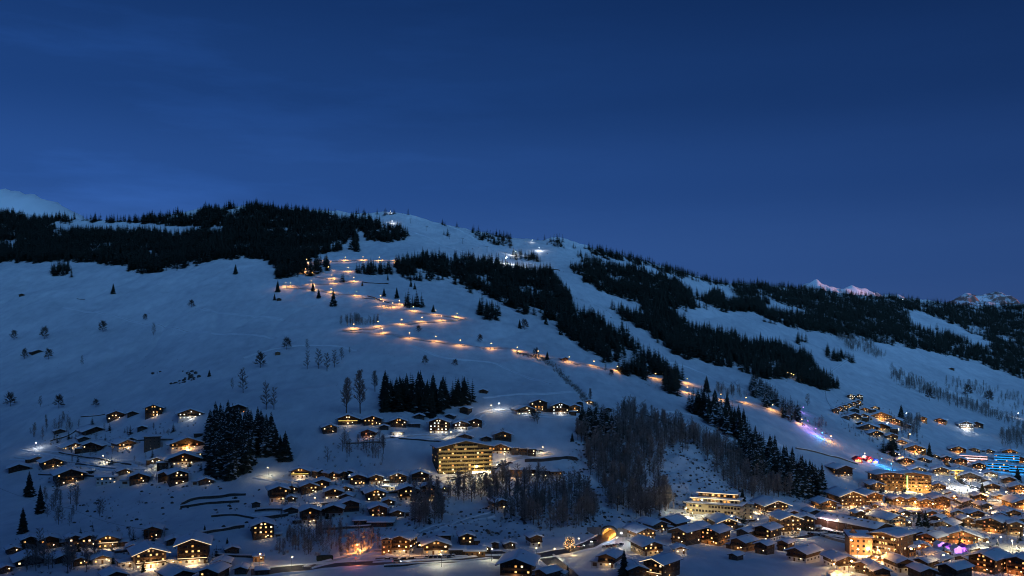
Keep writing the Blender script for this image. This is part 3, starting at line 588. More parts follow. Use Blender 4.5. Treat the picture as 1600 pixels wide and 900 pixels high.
L = [('con',177,459,17,'lone spruce clump on the open left snowfield'),('con',434,456,19,'spruce standing just left of the third zigzag leg'),('con',429,469,11,'small spruce beside the tiny log hut on the piste'),
 ('con',489,455,15,'spruce directly behind a lamp on the left end of the zigzag'),('con',498,466,15,'middle spruce of three below the zigzag left bend'),('con',521,478,26,'largest lone spruce below the upper zigzag legs'),
 ('con',566,447,8,'tiny spruce between the second and third zigzag legs'),('con',600,463,14,'left spruce of the pair inside the zigzag'),('con',606,438,10,'small spruce above the short snow fence'),('con',620,466,18,'right spruce of the pair inside the zigzag'),
 ('con',642,448,12,'lone spruce under the middle wood'),('con',677,487,12,'small spruce by the right half of the zigzag'),('con',648,452,11,'small spruce right of the lone one under the middle wood'),
 ('con',812,513,15,'small spruce on open snow left of the diagonal wood'),('con',853,507,14,'small spruce at the left edge of the diagonal wood'),('con',876,523,15,'spruce standing free below the diagonal wood edge'),
 ('con',855,562,14,'spruce beside the log hut on the lit track'),('con',906,420,9,'small spruce on the ski run above the large wood'),
 ('con',446,718,46,'tall twin-topped spruce standing alone left of the middle hamlet'),('con',438,714,36,'shorter spruce leaning against the tall twin-topped one'),
 ('con',36,833,42,'large lone spruce on the lower left slope'),('con',46,775,40,'uppermost large spruce on the left slope'),('con',63,802,46,'tallest spruce left of the bare lower left thicket'),
 ('con',320,833,14,'small spruce behind the tall left hotel'),('con',355,855,16,'small spruce right of the tall left hotel'),('con',327,588,11,'small spruce right of the dark rock patch'),
 ('con',975,642,20,'spruce at the top of the ravine wood'),('con',894,690,15,'pointed spruce on the snow left of the ravine wood'),('con',975,905,48,'tall spruce in front of the foreground chalets'),
 ('con',1160,787,26,'tall spruce right of the pale terraced hotel'),('con',1104,612,26,'tall spruce on the lamp-lit lower track'),('con',1136,646,34,'tallest dark spruce below the lit track'),('con',1117,640,34,'broad dark spruce left of the tallest one below the track'),
 ('con',1452,716,26,'spruce in the middle of the upper right hamlet'),('con',1408,655,24,'tall spruce above the roofs of the upper right hamlet'),('con',1436,822,22,'left spruce of the pair beside the yellow gabled house'),('con',1446,822,26,'right spruce of the pair beside the yellow gabled house'),
 ('con',1535,778,26,'dark spruce in the middle of the right-hand village'),('con',1590,755,28,'dark spruce below the blue-lit hotel'),('con',1505,832,20,'snowy spruce among the right-hand village gardens'),('con',887,898,16,'small spruce beside the road fork'),
 ('round',22,531,17,'leftmost round bare tree on the open left snowfield'),('round',69,530,22,'large round bare tree on the left snowfield'),('round',38,561,18,'round bare tree left of the dark hut'),('round',76,561,18,'round bare tree right of the dark hut'),
 ('round',161,519,20,'round bare tree alone in the middle of the left snowfield'),('birch',240,524,20,'slim bare tree right of the lone round one'),('round',227,500,11,'small bare tree high on the left snowfield'),('round',299,480,13,'bare tree on the upper left snowfield above the track'),
 ('birch',128,571,16,'small bare tree right of the dark hut group'),('round',16,635,24,'bare tree at the left edge beside the picture border'),('birch',63,636,18,'slim bare tree above the upper left lane'),('round',92,638,24,'large bare tree above the upper left lane'),('round',150,636,14,'small bare tree behind the first lit chalet'),
 ('round',407,575,28,'broad bare tree left of the lone thicket'),('round',448,546,21,'dark round bare tree above the group of slim ones'),('birch',480,546,17,'bare tree left in the slim upper group'),('birch',480,577,30,'tallest bare tree of the slim group'),('birch',498,576,32,'second tall bare tree of the slim group'),
 ('birch',511,580,30,'bare tree in the middle of the slim group'),('birch',523,574,28,'bare tree right in the slim group'),('birch',534,562,20,'right-hand bare tree of the slim group'),('birch',546,552,10,'small bare tree at the end of the slim group'),
 ('birch',416,640,44,'tall bare tree above the dark stand'),('birch',428,640,36,'slimmer bare tree right of the tall one'),('birch',380,614,40,'bare tree above the right end of the upper left hamlet'),('birch',363,608,18,'small bare tree left of the tall bare pair'),
 ('tall',541,650,62,'left tall bare poplar above the middle hamlet'),('tall',563,646,70,'right tall bare poplar above the middle hamlet'),('tall',586,612,34,'bare tree at the left end of the square spruce stand'),
 ('round',664,570,16,'round bare tree under the lowest zigzag leg'),('round',654,519,12,'small bare tree between the two lowest zigzag legs'),('round',750,535,14,'bare tree right of the zigzag end'),('round',711,572,12,'low bushy tree right of the round one'),
 ('round',820,515,18,'bare tree near the diagonal wood'),('round',838,560,18,'bare tree behind the first bend of the lit track'),('tall',922,626,20,'columnar tree beside the small hillside house'),('birch',946,580,12,'small bare tree right of the log hut'),('round',955,588,12,'bare bush tree on the lower lit track'),
 ('round',1180,600,16,'bare tree above the lower lit track'),('birch',1262,634,20,'bare tree left of the stepped hamlet row'),('round',1452,626,22,'round bare tree on the right slope above the hedge line'),('round',1512,620,22,'big round bare tree on the far right slope'),('round',1545,628,20,'second round bare tree on the far right slope'),
 ('birch',785,688,20,'bare tree above the lone timber house'),('birch',600,640,18,'bare tree left under the square stand'),('round',835,658,20,'bare tree in front of the hillside guesthouses'),('birch',840,662,24,'slim bare tree in front of the brown barn roof'),('round',912,800,22,'bare tree on the bank above the road')]
for k, x, y, h, lb in L: lone(k, x, y, h, lb, None)
for nm, poly in (('the village centre', [(1290,770),(1600,745),(1600,890),(1330,880)]), ('the houses by the snowy field', [(1090,815),(1250,805),(1300,850),(1120,850)]), ('the middle hamlet', [(425,745),(690,750),(690,825),(430,825)]), ('the upper left hamlet', [(70,665),(320,650),(320,755),(80,755)]), ('the upper right hamlet', [(1310,630),(1440,660),(1450,735),(1330,680)]), ('the lower left row', [(20,840),(320,830),(380,895),(30,895)])):
    pts_ = sow(poly, 17, (), 3, .2)
    for x, y, z in pts_: trees.append((random.choice(('con', 'conf', 'bare')), x, y, z, random.uniform(4, 9), 'small garden tree among the houses of '+nm, 'garden trees of '+nm))
# the tallest in the picture as single trees, the rest of each kind as one wood
def shows(t): return t[4]/t[2] + (1 if t[6] is None else 0)
cons = sorted([q for q in trees if q[0] in ('con', 'conf')], key=shows, reverse=True)
bars = sorted([q for q in trees if q[0] not in ('con', 'conf')], key=shows, reverse=True)
def placed(sel):
    by = {}
    for i, q in enumerate(sel): by.setdefault(q[5], []).append(i)
    sel = list(sel)
    for lb, ii in by.items():
        if len(ii) < 5: continue
        xs = sorted(ii, key=lambda i: sel[i][1]/sel[i][2]); ds = sorted(ii, key=lambda i: sel[i][2]); n = len(ii)
        hs_ = sorted(ii, key=lambda i: -sel[i][4]); nm = 5
        for r_, i in enumerate(xs):
            w_ = ('far left', 'left', 'middle', 'right', 'far right')[min(4, r_*5//n)]; d_ = 'front' if ds.index(i) < n/2 else 'rear'
            q = list(sel[i]); q[5] = (lb+', '+w_+' '+d_) if hs_[0] != i else lb+', tallest one'; sel[i] = tuple(q)
    return sel
for q in placed(cons[:300]):
    kind, x, y, z, h, lb, g = q; far = 'frosted' in lb or 'flecked' in lb
    tm, cm = random.choice([c_ for i, c_ in enumerate(CON) if (i % 4 >= 2) == far])
    t = thing('spruce_tree', lb, 'tree', (x, y, z), random.uniform(0, 6.28), g); wf = random.uniform(.9, 1.15)
    obj('trunk', tm, t, scale=(h*wf, h*wf, h)); obj('crown', cm, t, scale=(h*wf, h*wf, h))
for q in placed(bars[:300]):
    kind, x, y, z, h, lb, g = q
    if kind == 'bare': kind = random.choice(('tall', 'birch', 'birch'))
    tm, cm = random.choice(BAR[kind]); wf = random.uniform(.85, 1.2)
    t = thing('bare_tree', lb, 'tree', (x, y, z), random.uniform(0, 6.28), g)
    obj('trunk', tm, t, scale=(h*wf, h*wf, h)); obj('crown', cm, t, scale=(h*wf, h*wf, h))
def it(q): return (q[1], q[2], q[3], q[4], random.uniform(.85, 1.2))
lo = [it(q) for q in cons[300:] if q[4]/q[2]*F < 13]; mi = [it(q) for q in cons[300:] if q[4]/q[2]*F >= 13 and q[0] == 'con']; mf = [it(q) for q in cons[300:] if q[4]/q[2]*F >= 13 and q[0] == 'conf']
print('TREES', len(cons), len(bars), len(lo), len(mi), len(mf))
tag(obj('spruce_forest', scatter_mesh('spruce_forest', CON_LO, lo, [NEEDLE, NEEDLE2, BARK])), 'dark spruce woods covering the upper slopes', 'forest', None, 'stuff')
tag(obj('spruce_forest', scatter_mesh('spruce_forest', CON_MID, mi, [NEEDLE, NEEDLE2, BARK])), 'dark spruces of the middle stands', 'forest', None, 'stuff')
if mf: tag(obj('spruce_forest', scatter_mesh('spruce_forest', CON_MIDF, mf, [NEEDLE2, TREESNOW, BARK])), 'frosted spruces on the lower banks', 'forest', None, 'stuff')
tag(obj('bare_woodland', scatter_mesh('bare_woodland', BARE_LO, [it(q) for q in bars[300:]], [BARKP, BARKP, BARK])), 'leafless grey woods on the slopes', 'forest', None, 'stuff')
# brush: the gully and the tangled banks
br = MB()
for k in range(26):
    a = random.uniform(0, 6.28); e_ = random.uniform(.4, 1.4); L_ = random.uniform(.5, 1); d = Vector((math.cos(a)*math.cos(e_), math.sin(a)*math.cos(e_), math.sin(e_)))
    s_ = Vector((-math.sin(a), math.cos(a), 0))*.02; o_ = Vector((random.uniform(-.25,.25), random.uniform(-.25,.25), -.05)); br.poly((o_-s_, o_+s_, o_+d*L_), 0)
    br.poly((o_+d*L_*.5-s_*.7, o_+d*L_*.5+s_*.7, o_+d*L_*.5+(d+Vector((random.uniform(-.7,.7), random.uniform(-.7,.7), .3)))*L_*.5), 0)
brush = [tri_arrays(br.mesh('tmp', [BARKP]))]
bi = []
for (x0, y0), (x1, y1) in zip(GULLY[:-1], GULLY[1:]):
    for k in range(60):
        f_ = random.random(); p = at(x0+(x1-x0)*f_+random.gauss(0, 2.6), y0+(y1-y0)*f_+random.gauss(0, 1.6)); bi.append((p.x, p.y, p.z, random.uniform(1.5, 4), 1))
for poly, s_, hh in ((BLUFF, 6, 2.2), ([(0,450),(420,430),(720,540),(900,640),(600,660),(0,640)], 34, .9), ([(1130,600),(1300,560),(1600,600),(1600,660),(1400,620),(1250,700)], 30, 1.1), (GULL, 8, 2.2), ([(100,760),(230,750),(420,770),(420,800),(250,830),(120,820)], 14, 1.6), ([(505,690),(600,695),(600,735),(480,730)], 8, 2.4), ([(440,830),(600,835),(600,868),(420,870)], 4.5, 2.6), ([(1400,580),(1600,650),(1600,672),(1400,600)], 10, 2.5), ([(1190,610),(1300,680),(1260,672)], 6, 2.5), ([(700,370),(760,390),(800,400),(900,440),(1000,560),(950,530),(860,440)], 32, 2.2), ([(1200,545),(1290,590),(1310,606),(1230,600)], 9, 2.6)):
    for x, y, z in sow(poly, s_, (), 6, .25): bi.append((x, y, z, hh*random.uniform(.5, 1.4), 1))
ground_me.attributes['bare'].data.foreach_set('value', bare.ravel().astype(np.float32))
tag(obj('brushwood', scatter_mesh('brushwood', brush, bi, [BARKP])), 'snowy brushwood and scrub on the banks', 'scrub', None, 'stuff')
# ------------------------------------------------------------------ houses
def win_mesh(pane, bars):
    m = MB(); t_ = .09
    m.box(-.5, -.5+t_, -.06, .02, -.5, .5, 0); m.box(.5-t_, .5, -.06, .02, -.5, .5, 0)
    m.box(-.5+t_, .5-t_, -.06, .02, -.5, -.5+t_, 0); m.box(-.5+t_, .5-t_, -.06, .02, .5-t_, .5, 0)
    if bars: m.box(-.025, .025, -.04, .02, -.5+t_, .5-t_, 0)
    m.poly(((-.5+t_, 0, -.5+t_), (.5-t_, 0, -.5+t_), (.5-t_, 0, .5-t_), (-.5+t_, 0, .5-t_)), 1)
    return m.mesh('window', [FRAMEM, pane])
WIN_DARK = [win_mesh(GLASS, True)]
WIN_LIT = [win_mesh(p, True) for p in LIT]
LITMIX = {'w': [0,0,0,0,2,2,1,3], 'a': [1,1,0,0,3,5,0], 'c': [4,4,2,2,4], 'r': [5,5,1,0]}
dm = MB(); dm.box(-.5, -.42, -.05, .03, 0, 1, 0); dm.box(.42, .5, -.05, .03, 0, 1, 0); dm.box(-.42, .42, -.05, .03, .94, 1, 0); dm.box(-.42, .42, -.01, .03, 0, .94, 1)
DOOR = dm.mesh('door', [FRAMEM, TIMBER[1]])
n_lights = 0
LAMPK = 1.0
def lamp_light(name, parent, loc, power, col, r=.25, spot=None, rot=None):
    global n_lights; power *= LAMPK; n_lights += 1
    l = bpy.data.lights.new(name, 'SPOT' if spot else 'POINT'); l.energy = power; l.color = col; l.shadow_soft_size = r
    if spot: l.spot_size = spot; l.spot_blend = .6
    o = bpy.data.objects.new(name, l); COL.objects.link(o); o.parent = parent; o.location = loc
    if rot is not None: o.rotation_euler = rot
    return o
GLOWP = 800.0
def snow_slab(mb, p00, p10, p11, p01, th, nx=5, ny=4):
    """a soft snow layer over the roof plane p00,p10,p11,p01; normal taken upward"""
    P = [Vector(p) for p in (p00, p10, p11, p01)]; b = len(mb.v); up = Vector((0, 0, 1)); sx = random.uniform(0, 99)
    for j in range(ny+1):
        for i in range(nx+1):
            u, v = i/nx, j/ny; p = (P[0]*(1-u)+P[1]*u)*(1-v)+(P[3]*(1-u)+P[2]*u)*v
            e = min(u, 1-u)*nx; e2 = min(v, 1-v)*ny; edge = .55 if min(e, e2) < .01 else 1
            mb.v.append(tuple(p + up*th*edge*random.uniform(.82, 1.12)))
    for j in range(ny):
        for i in range(nx): mb.f.append((b+j*(nx+1)+i, b+j*(nx+1)+i+1, b+(j+1)*(nx+1)+i+1, b+(j+1)*(nx+1)+i)); mb.m.append(0)
    ring = [i for i in range(nx+1)] + [(j)*(nx+1)+nx for j in range(1, ny+1)] + [ny*(nx+1)+i for i in range(nx-1, -1, -1)] + [j*(nx+1) for j in range(ny-1, 0, -1)]
    c = len(mb.v); par = []
    for q in ring:
        j, i = divmod(q, nx+1); u, v = i/nx, j/ny; mb.v.append(tuple((P[0]*(1-u)+P[1]*u)*(1-v)+(P[3]*(1-u)+P[2]*u)*v))
    n = len(ring)
    for k in range(n):
        k2 = (k+1) % n; mb.f.append((c+k, c+k2, b+ring[k2], b+ring[k])); mb.m.append(0)
hcount = 0
def house(px, py, wpx, st, a, opt, lit, glow, label, cat='chalet', group=None, lr=None, name=None, wcol='w', sth=2.75):
    """opt: d/b/h/g timber, w/p/y/o plaster walls; f flat roof, e lit eaves, x no balcony, n no plaster base, c no chimney, B balconies"""
    global hcount; hcount += 1; rr = random.Random(hcount*31+7)
    p = at(px, py); d = p.y; wpx *= 1.1; lr = lr or (rr.uniform(1.25, 1.6) if abs(a) > 15 else rr.uniform(1.05, 1.3)); ar = R(a); ca, sa = abs(math.cos(ar)), abs(math.sin(ar))
    flat = 'f' in opt; oh = .09 if flat else .135
    W = wpx*d/F/((1+2*oh)*(ca + lr*sa)); Ln = W*lr; o_ = W*oh
    view = math.atan2(p.x, p.y)
    rz = -view + ar                      # front (-y local) turned to the camera, then by a towards the right
    back = Ln/2*ca + W/2*sa
    dirb = Vector((p.x, p.y, 0)).normalized()
    c = Vector((p.x, p.y, 0)) + dirb*back
    t = thing(name or ('alpine_chalet' if cat == 'chalet' else cat.replace(' ', '_')), label, cat, (c.x, c.y, p.z), rz, group)
    timber = TIMBER['dbhg'.index(next((q for q in opt if q in 'dbhg'), 'd'))]
    pl = next((q for q in opt if q in 'wpyo'), None); plm = {'w': PLASTER, 'p': CREAM, 'y': CREAM, 'o': OCHRE, None: STONE}[pl]
    allp = 'A' in opt                    # plaster all the way up
    H = st*sth; hb = H if allp else (0.0 if 'n' in opt else min(sth*(1 if st < 3 else 1), H)); rise = 0 if flat else W/2*.36
    x0, x1, y0, y1 = -W/2, W/2, -Ln/2, Ln/2
    if hb > 0: m = MB(); m.box(x0, x1, y0, y1, -5, hb); obj('ground_floor_wall' if not allp else 'wall', m.mesh('w', [plm]), t)
    e_ = .06
    if flat:
        if not allp: m = MB(); m.box(x0-e_, x1+e_, y0-e_, y1+e_, hb if hb else -5, H); obj('timber_wall', m.mesh('w', [timber]), t)
        m = MB(); m.box(x0-o_, x1+o_, y0-o_, y1+o_, H, H+.35); rf = obj('roof', m.mesh('r', [ROOFM]), t)
        s_ = MB(); snow_slab(s_, (x0-o_, y0-o_, H+.35), (x1+o_, y0-o_, H+.35), (x1+o_, y1+o_, H+.35), (x0-o_, y1+o_, H+.35), .5); obj('roof_snow', s_.mesh('s', [SNOW], True), rf)
    else:
        m = MB(); zb = hb if hb else -5
        if allp: m.prism([(x0+.01, H), (x1-.01, H), (0, H+rise)], y0+.01, y1-.01); obj('gable_wall', m.mesh('w', [timber]), t)
        else: m.prism([(x0-e_, zb), (x1+e_, zb), (x1+e_, H), (0, H+rise), (x0-e_, H)], y0-e_, y1+e_); obj('timber_wall', m.mesh('w', [timber]), t)
        th = .28; k = rise/(W/2); xo = W/2+o_; ze = H+.03-k*o_; zr = H+.03+rise; ya, yb = y0-o_*1.15, y1+o_*.8
        m = MB()
        for sg in (-1, 1):
            q = [(0, ya, zr), (sg*xo, ya, ze), (sg*xo, yb, ze), (0, yb, zr)]
            m.hexa(q + [(x, y, z+th) for x, y, z in q]) if sg < 0 else m.hexa([q[0], q[3], q[2], q[1]] + [(x, y, z+th) for x, y, z in (q[0], q[3], q[2], q[1])])
        rf = obj('roof', m.mesh('r', [ROOFM]), t)
        s_ = MB(); ins = -.04; tz = th+.02; nx = 4 if W*F/d < 40 else 7
        for sg in (-1, 1):
            q = ((0, ya+ins, zr+tz), (sg*(xo-ins), ya+ins, ze+tz), (sg*(xo-ins), yb-ins, ze+tz), (0, yb-ins, zr+tz))
            if sg > 0: snow_slab(s_, *q, .8, nx, nx)
            else: snow_slab(s_, q[3], q[2], q[1], q[0], .8, nx, nx)
        obj('roof_snow', s_.mesh('s', [SNOW], True), rf)
        if 'e' in opt:
            m = MB()
            for sg in (-1, 1): m.tube((0, ya-.08, zr+.12), (sg*xo, ya-.08, ze+.12), .085, .085, 4)
            obj('light_string', m.mesh('l', [STRIP]), rf)
    if 'c' not in opt and not flat:
        cx, cy = rr.choice((-1, 1))*W*.16, rr.uniform(-.1, .25)*Ln; cz = H+rise*(1-abs(cx)/(W/2)); cw = .38
        m = MB(); m.box(cx-cw, cx+cw, cy-cw, cy+cw, cz-.3, cz+1.35, 0); m.box(cx-cw-.1, cx+cw+.1, cy-cw-.1, cy+cw+.1, cz+1.35, cz+1.47, 1); m.box(cx-cw-.05, cx+cw+.05, cy-cw-.05, cy+cw+.05, cz+1.47, cz+1.82, 2)
        obj('chimney', m.mesh('c', [PLASTER, METAL, SNOW]), rf)
    # a lean-to beside many of the houses
    if cat == 'chalet' and rr.random() < .55 and W > 7:
        sg = rr.choice((-1, 1)) if abs(a) < 10 else (1 if a > 0 else -1); aw = W*rr.uniform(.32, .5); al = Ln*rr.uniform(.4, .75); ah = sth*rr.uniform(.85, 1.05)
        xa, xb = (W/2+e_+.02, W/2+aw) if sg > 0 else (-W/2-aw, -W/2-e_-.02); m = MB(); m.box(xa, xb, y0+.6, y0+.6+al, -5, ah); an = obj('annex', m.mesh('a', [timber if rr.random() < .6 else PLASTER]), t)
        m = MB(); m.box(xa-(.5 if sg < 0 else 0), xb+(.5 if sg > 0 else 0), y0, y0+1.1+al, ah+.01, ah+.22); obj('annex_roof', m.mesh('r', [ROOFM]), an)
        s_ = MB(); snow_slab(s_, (xa-(.5 if sg < 0 else 0), y0-.05, ah+.23), (xb+(.5 if sg > 0 else 0), y0-.05, ah+.23), (xb+(.5 if sg > 0 else 0), y0+1.1+al, ah+.23), (xa-(.5 if sg < 0 else 0), y0+1.1+al, ah+.23), .6, 3, 3); obj('annex_snow', s_.mesh('s', [SNOW], True), an)
        obj('garage_door', DOOR, an, ((xa+xb)/2, y0+.58, 0), 0, (aw*.55, 1, 2.0))
    # windows: front, and the side that is turned to the camera
    mix = LITMIX[wcol]; nf = max(2, round(W/3.1)); ns = max(2, round(Ln/4.0)); ww, wh = min(1.25, W/nf*.42), 1.1
    def win(x, y, z, r, sx=None, p_=None):
        on = rr.random() < .85*(lit if p_ is None else p_)
        obj('window', WIN_LIT[rr.choice(mix)] if on else WIN_DARK[0], t, (x, y, z), r, (sx or ww, 1, wh))
    yf = y0-e_-.02; dk = rr.randrange(nf)
    for s in range(st):
        zc = s*sth+sth*.55
        for i in range(nf):
            x = x0+W*(i+.5)/nf
            if s == 0 and i == dk: obj('door', DOOR, t, (x, y0-.03 if hb else yf, 0), 0, (1.1, 1, 2.1)); continue
            win(x, yf if (s*sth >= hb-.01) else y0-.02, zc, 0)
        if abs(a) > 10:
            sg = -1 if a > 0 else 1
            for i in range(ns): win(sg*(W/2+(e_ if s*sth >= hb-.01 else 0)+.02), y0+Ln*(i+.5)/ns, zc, sg*math.pi/2, None, lit*.7)
    if not flat and rise > 2.0:
        zc = H+rise*.33; ng = 2 if W > 10 else 1
        for i in range(ng): obj('window', WIN_LIT[rr.choice(mix)] if rr.random() < lit else WIN_DARK[0], t, ((i-(ng-1)/2)*2.1, y0-e_-.02 if not allp else y0-.01, zc), 0, (1.1, 1, 1.1))
    # balconies with boarded rails
    if 'x' not in opt and st >= 2:
        for s in range(1, st):
            z = s*sth-.12; bd = 1.25; m = MB(); xe = W/2*(.98 if s < st-1 or st == 2 else .8)
            m.box(-xe, xe, y0-e_-bd, y0-e_, z, z+.14); m.box(-xe, xe, y0-e_-bd, y0-e_-bd+.07, z+.2, z+.92); m.box(-xe-.03, xe+.03, y0-e_-bd-.05, y0-e_-bd+.12, z+.96, z+1.06)
            for sg in (-1, 1): m.box(sg*xe-.05, sg*xe+.05, y0-e_-bd+.07, y0-e_, z+.2, z+.92)
            bo = obj('balcony', m.mesh('b', [TIMBER[1] if timber is not TIMBER[1] else TIMBER[0]]), t)
            if 's' in opt and s == 1:
                m = MB(); m.tube((-xe, y0-e_-bd-.12, z+1.0), (xe, y0-e_-bd-.12, z+1.0), .09, .09, 4); obj('light_string', m.mesh('l', [STRIPY if 'Y' in opt else STRIP]), bo)
    if glow:
        wl = MB(); wl.box(-.12, .12, -.25, 0, -.15, .2); ln = obj('wall_lamp', wl.mesh('lamp', [BULB]), t, (W*.22, y0-e_-.02, sth*.8))
        colr = {'w': (1, .66, .32), 'a': (1, .52, .16), 'c': (1, .93, .80), 'r': (1, .42, .16)}[wcol]
        lamp_light('lamp_light', ln, (-W*.22, -2.6, .3), GLOWP*glow*(W/14)**2, colr, .3)
        if abs(a) > 18:
            sg = -1 if a > 0 else 1; lamp_light('lamp_light', ln, (sg*(W/2+2.6)-W*.22, Ln*.4, .3), GLOWP*.6*glow*(W/14)**2, colr, .3)
    return t, W, Ln, H, rise
def hs(group, rows, **kw):
    for r in rows:
        px, py, w_, st, a, opt, lit, glow, label = r[:9]; k = dict(kw); k.update(r[9] if len(r) > 9 else {})
        k.setdefault('cat', 'chalet'); house(px, py, w_, st, a, opt, lit, glow, label, group=group, **k)
BARN = dict(cat='barn', name='wooden_barn'); HOT = dict(cat='hotel', name='hotel'); HUT = dict(cat='hut', name='log_hut'); GAR = dict(cat='garage', name='garage'); APT = dict(cat='apartment house', name='apartment_house')
hs('houses of the upper left hamlet', [
 (180,656,30,2,4,'b',.6,.15,'brown chalet with three lit gable windows, topmost on the left'),
 (207,650,17,1,0,'dnxc',0,0,'low unlit dark barn right of the topmost left chalet',BARN),
 (241,651,31,3,-4,'b',.65,.2,'three-storey chalet with rows of lit windows above the snowfield'),
 (296,655,42,2,3,'bwc',.85,.25,'broad timber guesthouse with a row of white-lit windows',dict(cat='guesthouse',name='guesthouse',wcol='c')),
 (372,646,27,2,0,'d',.35,0,'chalet above the dark spruce stand with two lit gable windows'),
 (145,678,48,1,12,'dnxc',0,0,'long low unlit barn behind the upper left hamlet',BARN),
 (112,703,44,1,14,'dw',.8,.1,'low chalet with bright windows at the lane lamp'),
 (150,706,44,2,-20,'d',.3,0,'twin-windowed chalet left of the yellow-lit one'),
 (193,703,42,2,16,'bw',.4,.7,'chalet with glowing yellow left corner left of the dark block'),
 (238,703,26,4,0,'gfxn',0,0,'unlit four-storey flat-roofed block in the upper left hamlet',APT),
 (291,703,58,2,6,'dw',.35,1.0,'long inn with bright orange lights beside the spruce stand',dict(cat='inn',name='inn',wcol='a',lr=.5)),
 (30,736,34,1,0,'dnxc',0,0,'unlit dark barn at the left edge of the upper hamlet',BARN),
 (80,732,40,2,10,'d',.4,.1,'chalet with three low lit windows right of the unlit barn'),
 (107,757,52,3,8,'d',.3,.15,'large dark chalet with a row of lanterns along its foot'),
 (166,757,32,2,0,'wAfx',.25,0,'modern white flat-roofed house with a yellow light strip',dict(cat='villa',name='modern_villa')),
 (219,756,36,2,-6,'d',.25,.12,'chalet with one yellow window right of the white modern house'),
 (288,727,54,2,0,'dw',.3,.1,'wide twin-gabled house in the middle of the upper left hamlet',dict(lr=.6)),
 (277,758,38,3,8,'d',.3,.1,'tall chalet with scattered lit windows, lowest in the upper left hamlet'),
 (332,738,26,1,0,'gfxc',0,0,'low flat garage below the dark spruce stand',GAR),
 (310,683,14,1,0,'gfxnc',0,0,'tiny flat shed on the snowfield above the orange-lit inn',dict(cat='shed',name='shed'))])
hs('houses of the lower left row', [
 (46,858,30,2,6,'d',.25,.0,'chalet with a single lit window at the left end of the lower row'),
 (76,858,34,2,4,'d',.35,.1,'second chalet from the left in the lower left row'),
 (115,856,28,2,8,'d',.5,.1,'chalet with a pale lit gable window in the lower left row'),
 (140,856,28,2,0,'d',.6,.15,'dark-gabled chalet left of the yellow-lit one in the lower row'),
 (170,857,38,2,-4,'bs',.8,1.0,'chalet flooded with yellow light in the lower left row'),
 (160,881,32,1,0,'bw',.8,.6,'small chalet with a glowing doorway in front of the lower row'),
 (44,884,50,1,6,'dc',.25,0,'low wide chalet with one lit window at the lower left corner'),
 (8,896,24,1,10,'dxc',.3,.1,'hut with a dim red lamp at the lower left border',dict(cat='hut',name='log_hut',wcol='r')),
 (232,889,60,3,8,'hwse',.85,1.9,'brightly lit restaurant chalet with rows of balcony lights',dict(cat='restaurant',name='restaurant')),
 (303,882,56,4,-4,'bwse',.5,1.3,'tall hotel with a lit balcony line right of the bright restaurant',HOT),
 (266,884,22,1,0,'hwf',.9,1.6,'flat lit pavilion between the bright restaurant and the tall hotel',dict(cat='pavilion',name='pavilion')),
 (240,842,32,2,-6,'b',.5,.1,'red-windowed chalet behind the bright restaurant',dict(wcol='r')),
 (195,888,26,1,12,'hwf',.9,1.2,'low glowing annex left of the bright restaurant',dict(cat='annex',name='annex')),
 (275,909,62,1,20,'dc',0,0,'snow-roofed house cut by the lower border under the tall hotel'),
 (335,912,52,2,-25,'dc',.1,0,'snow-roofed house at the lower border right of the tall hotel'),
 (178,909,44,1,10,'dc',0,0,'snow-roofed house at the lower border left of the bright restaurant'),
 (378,898,26,1,-10,'dcx',.1,0,'low dark shed right of the lower left hotel',dict(cat='shed',name='shed'))])
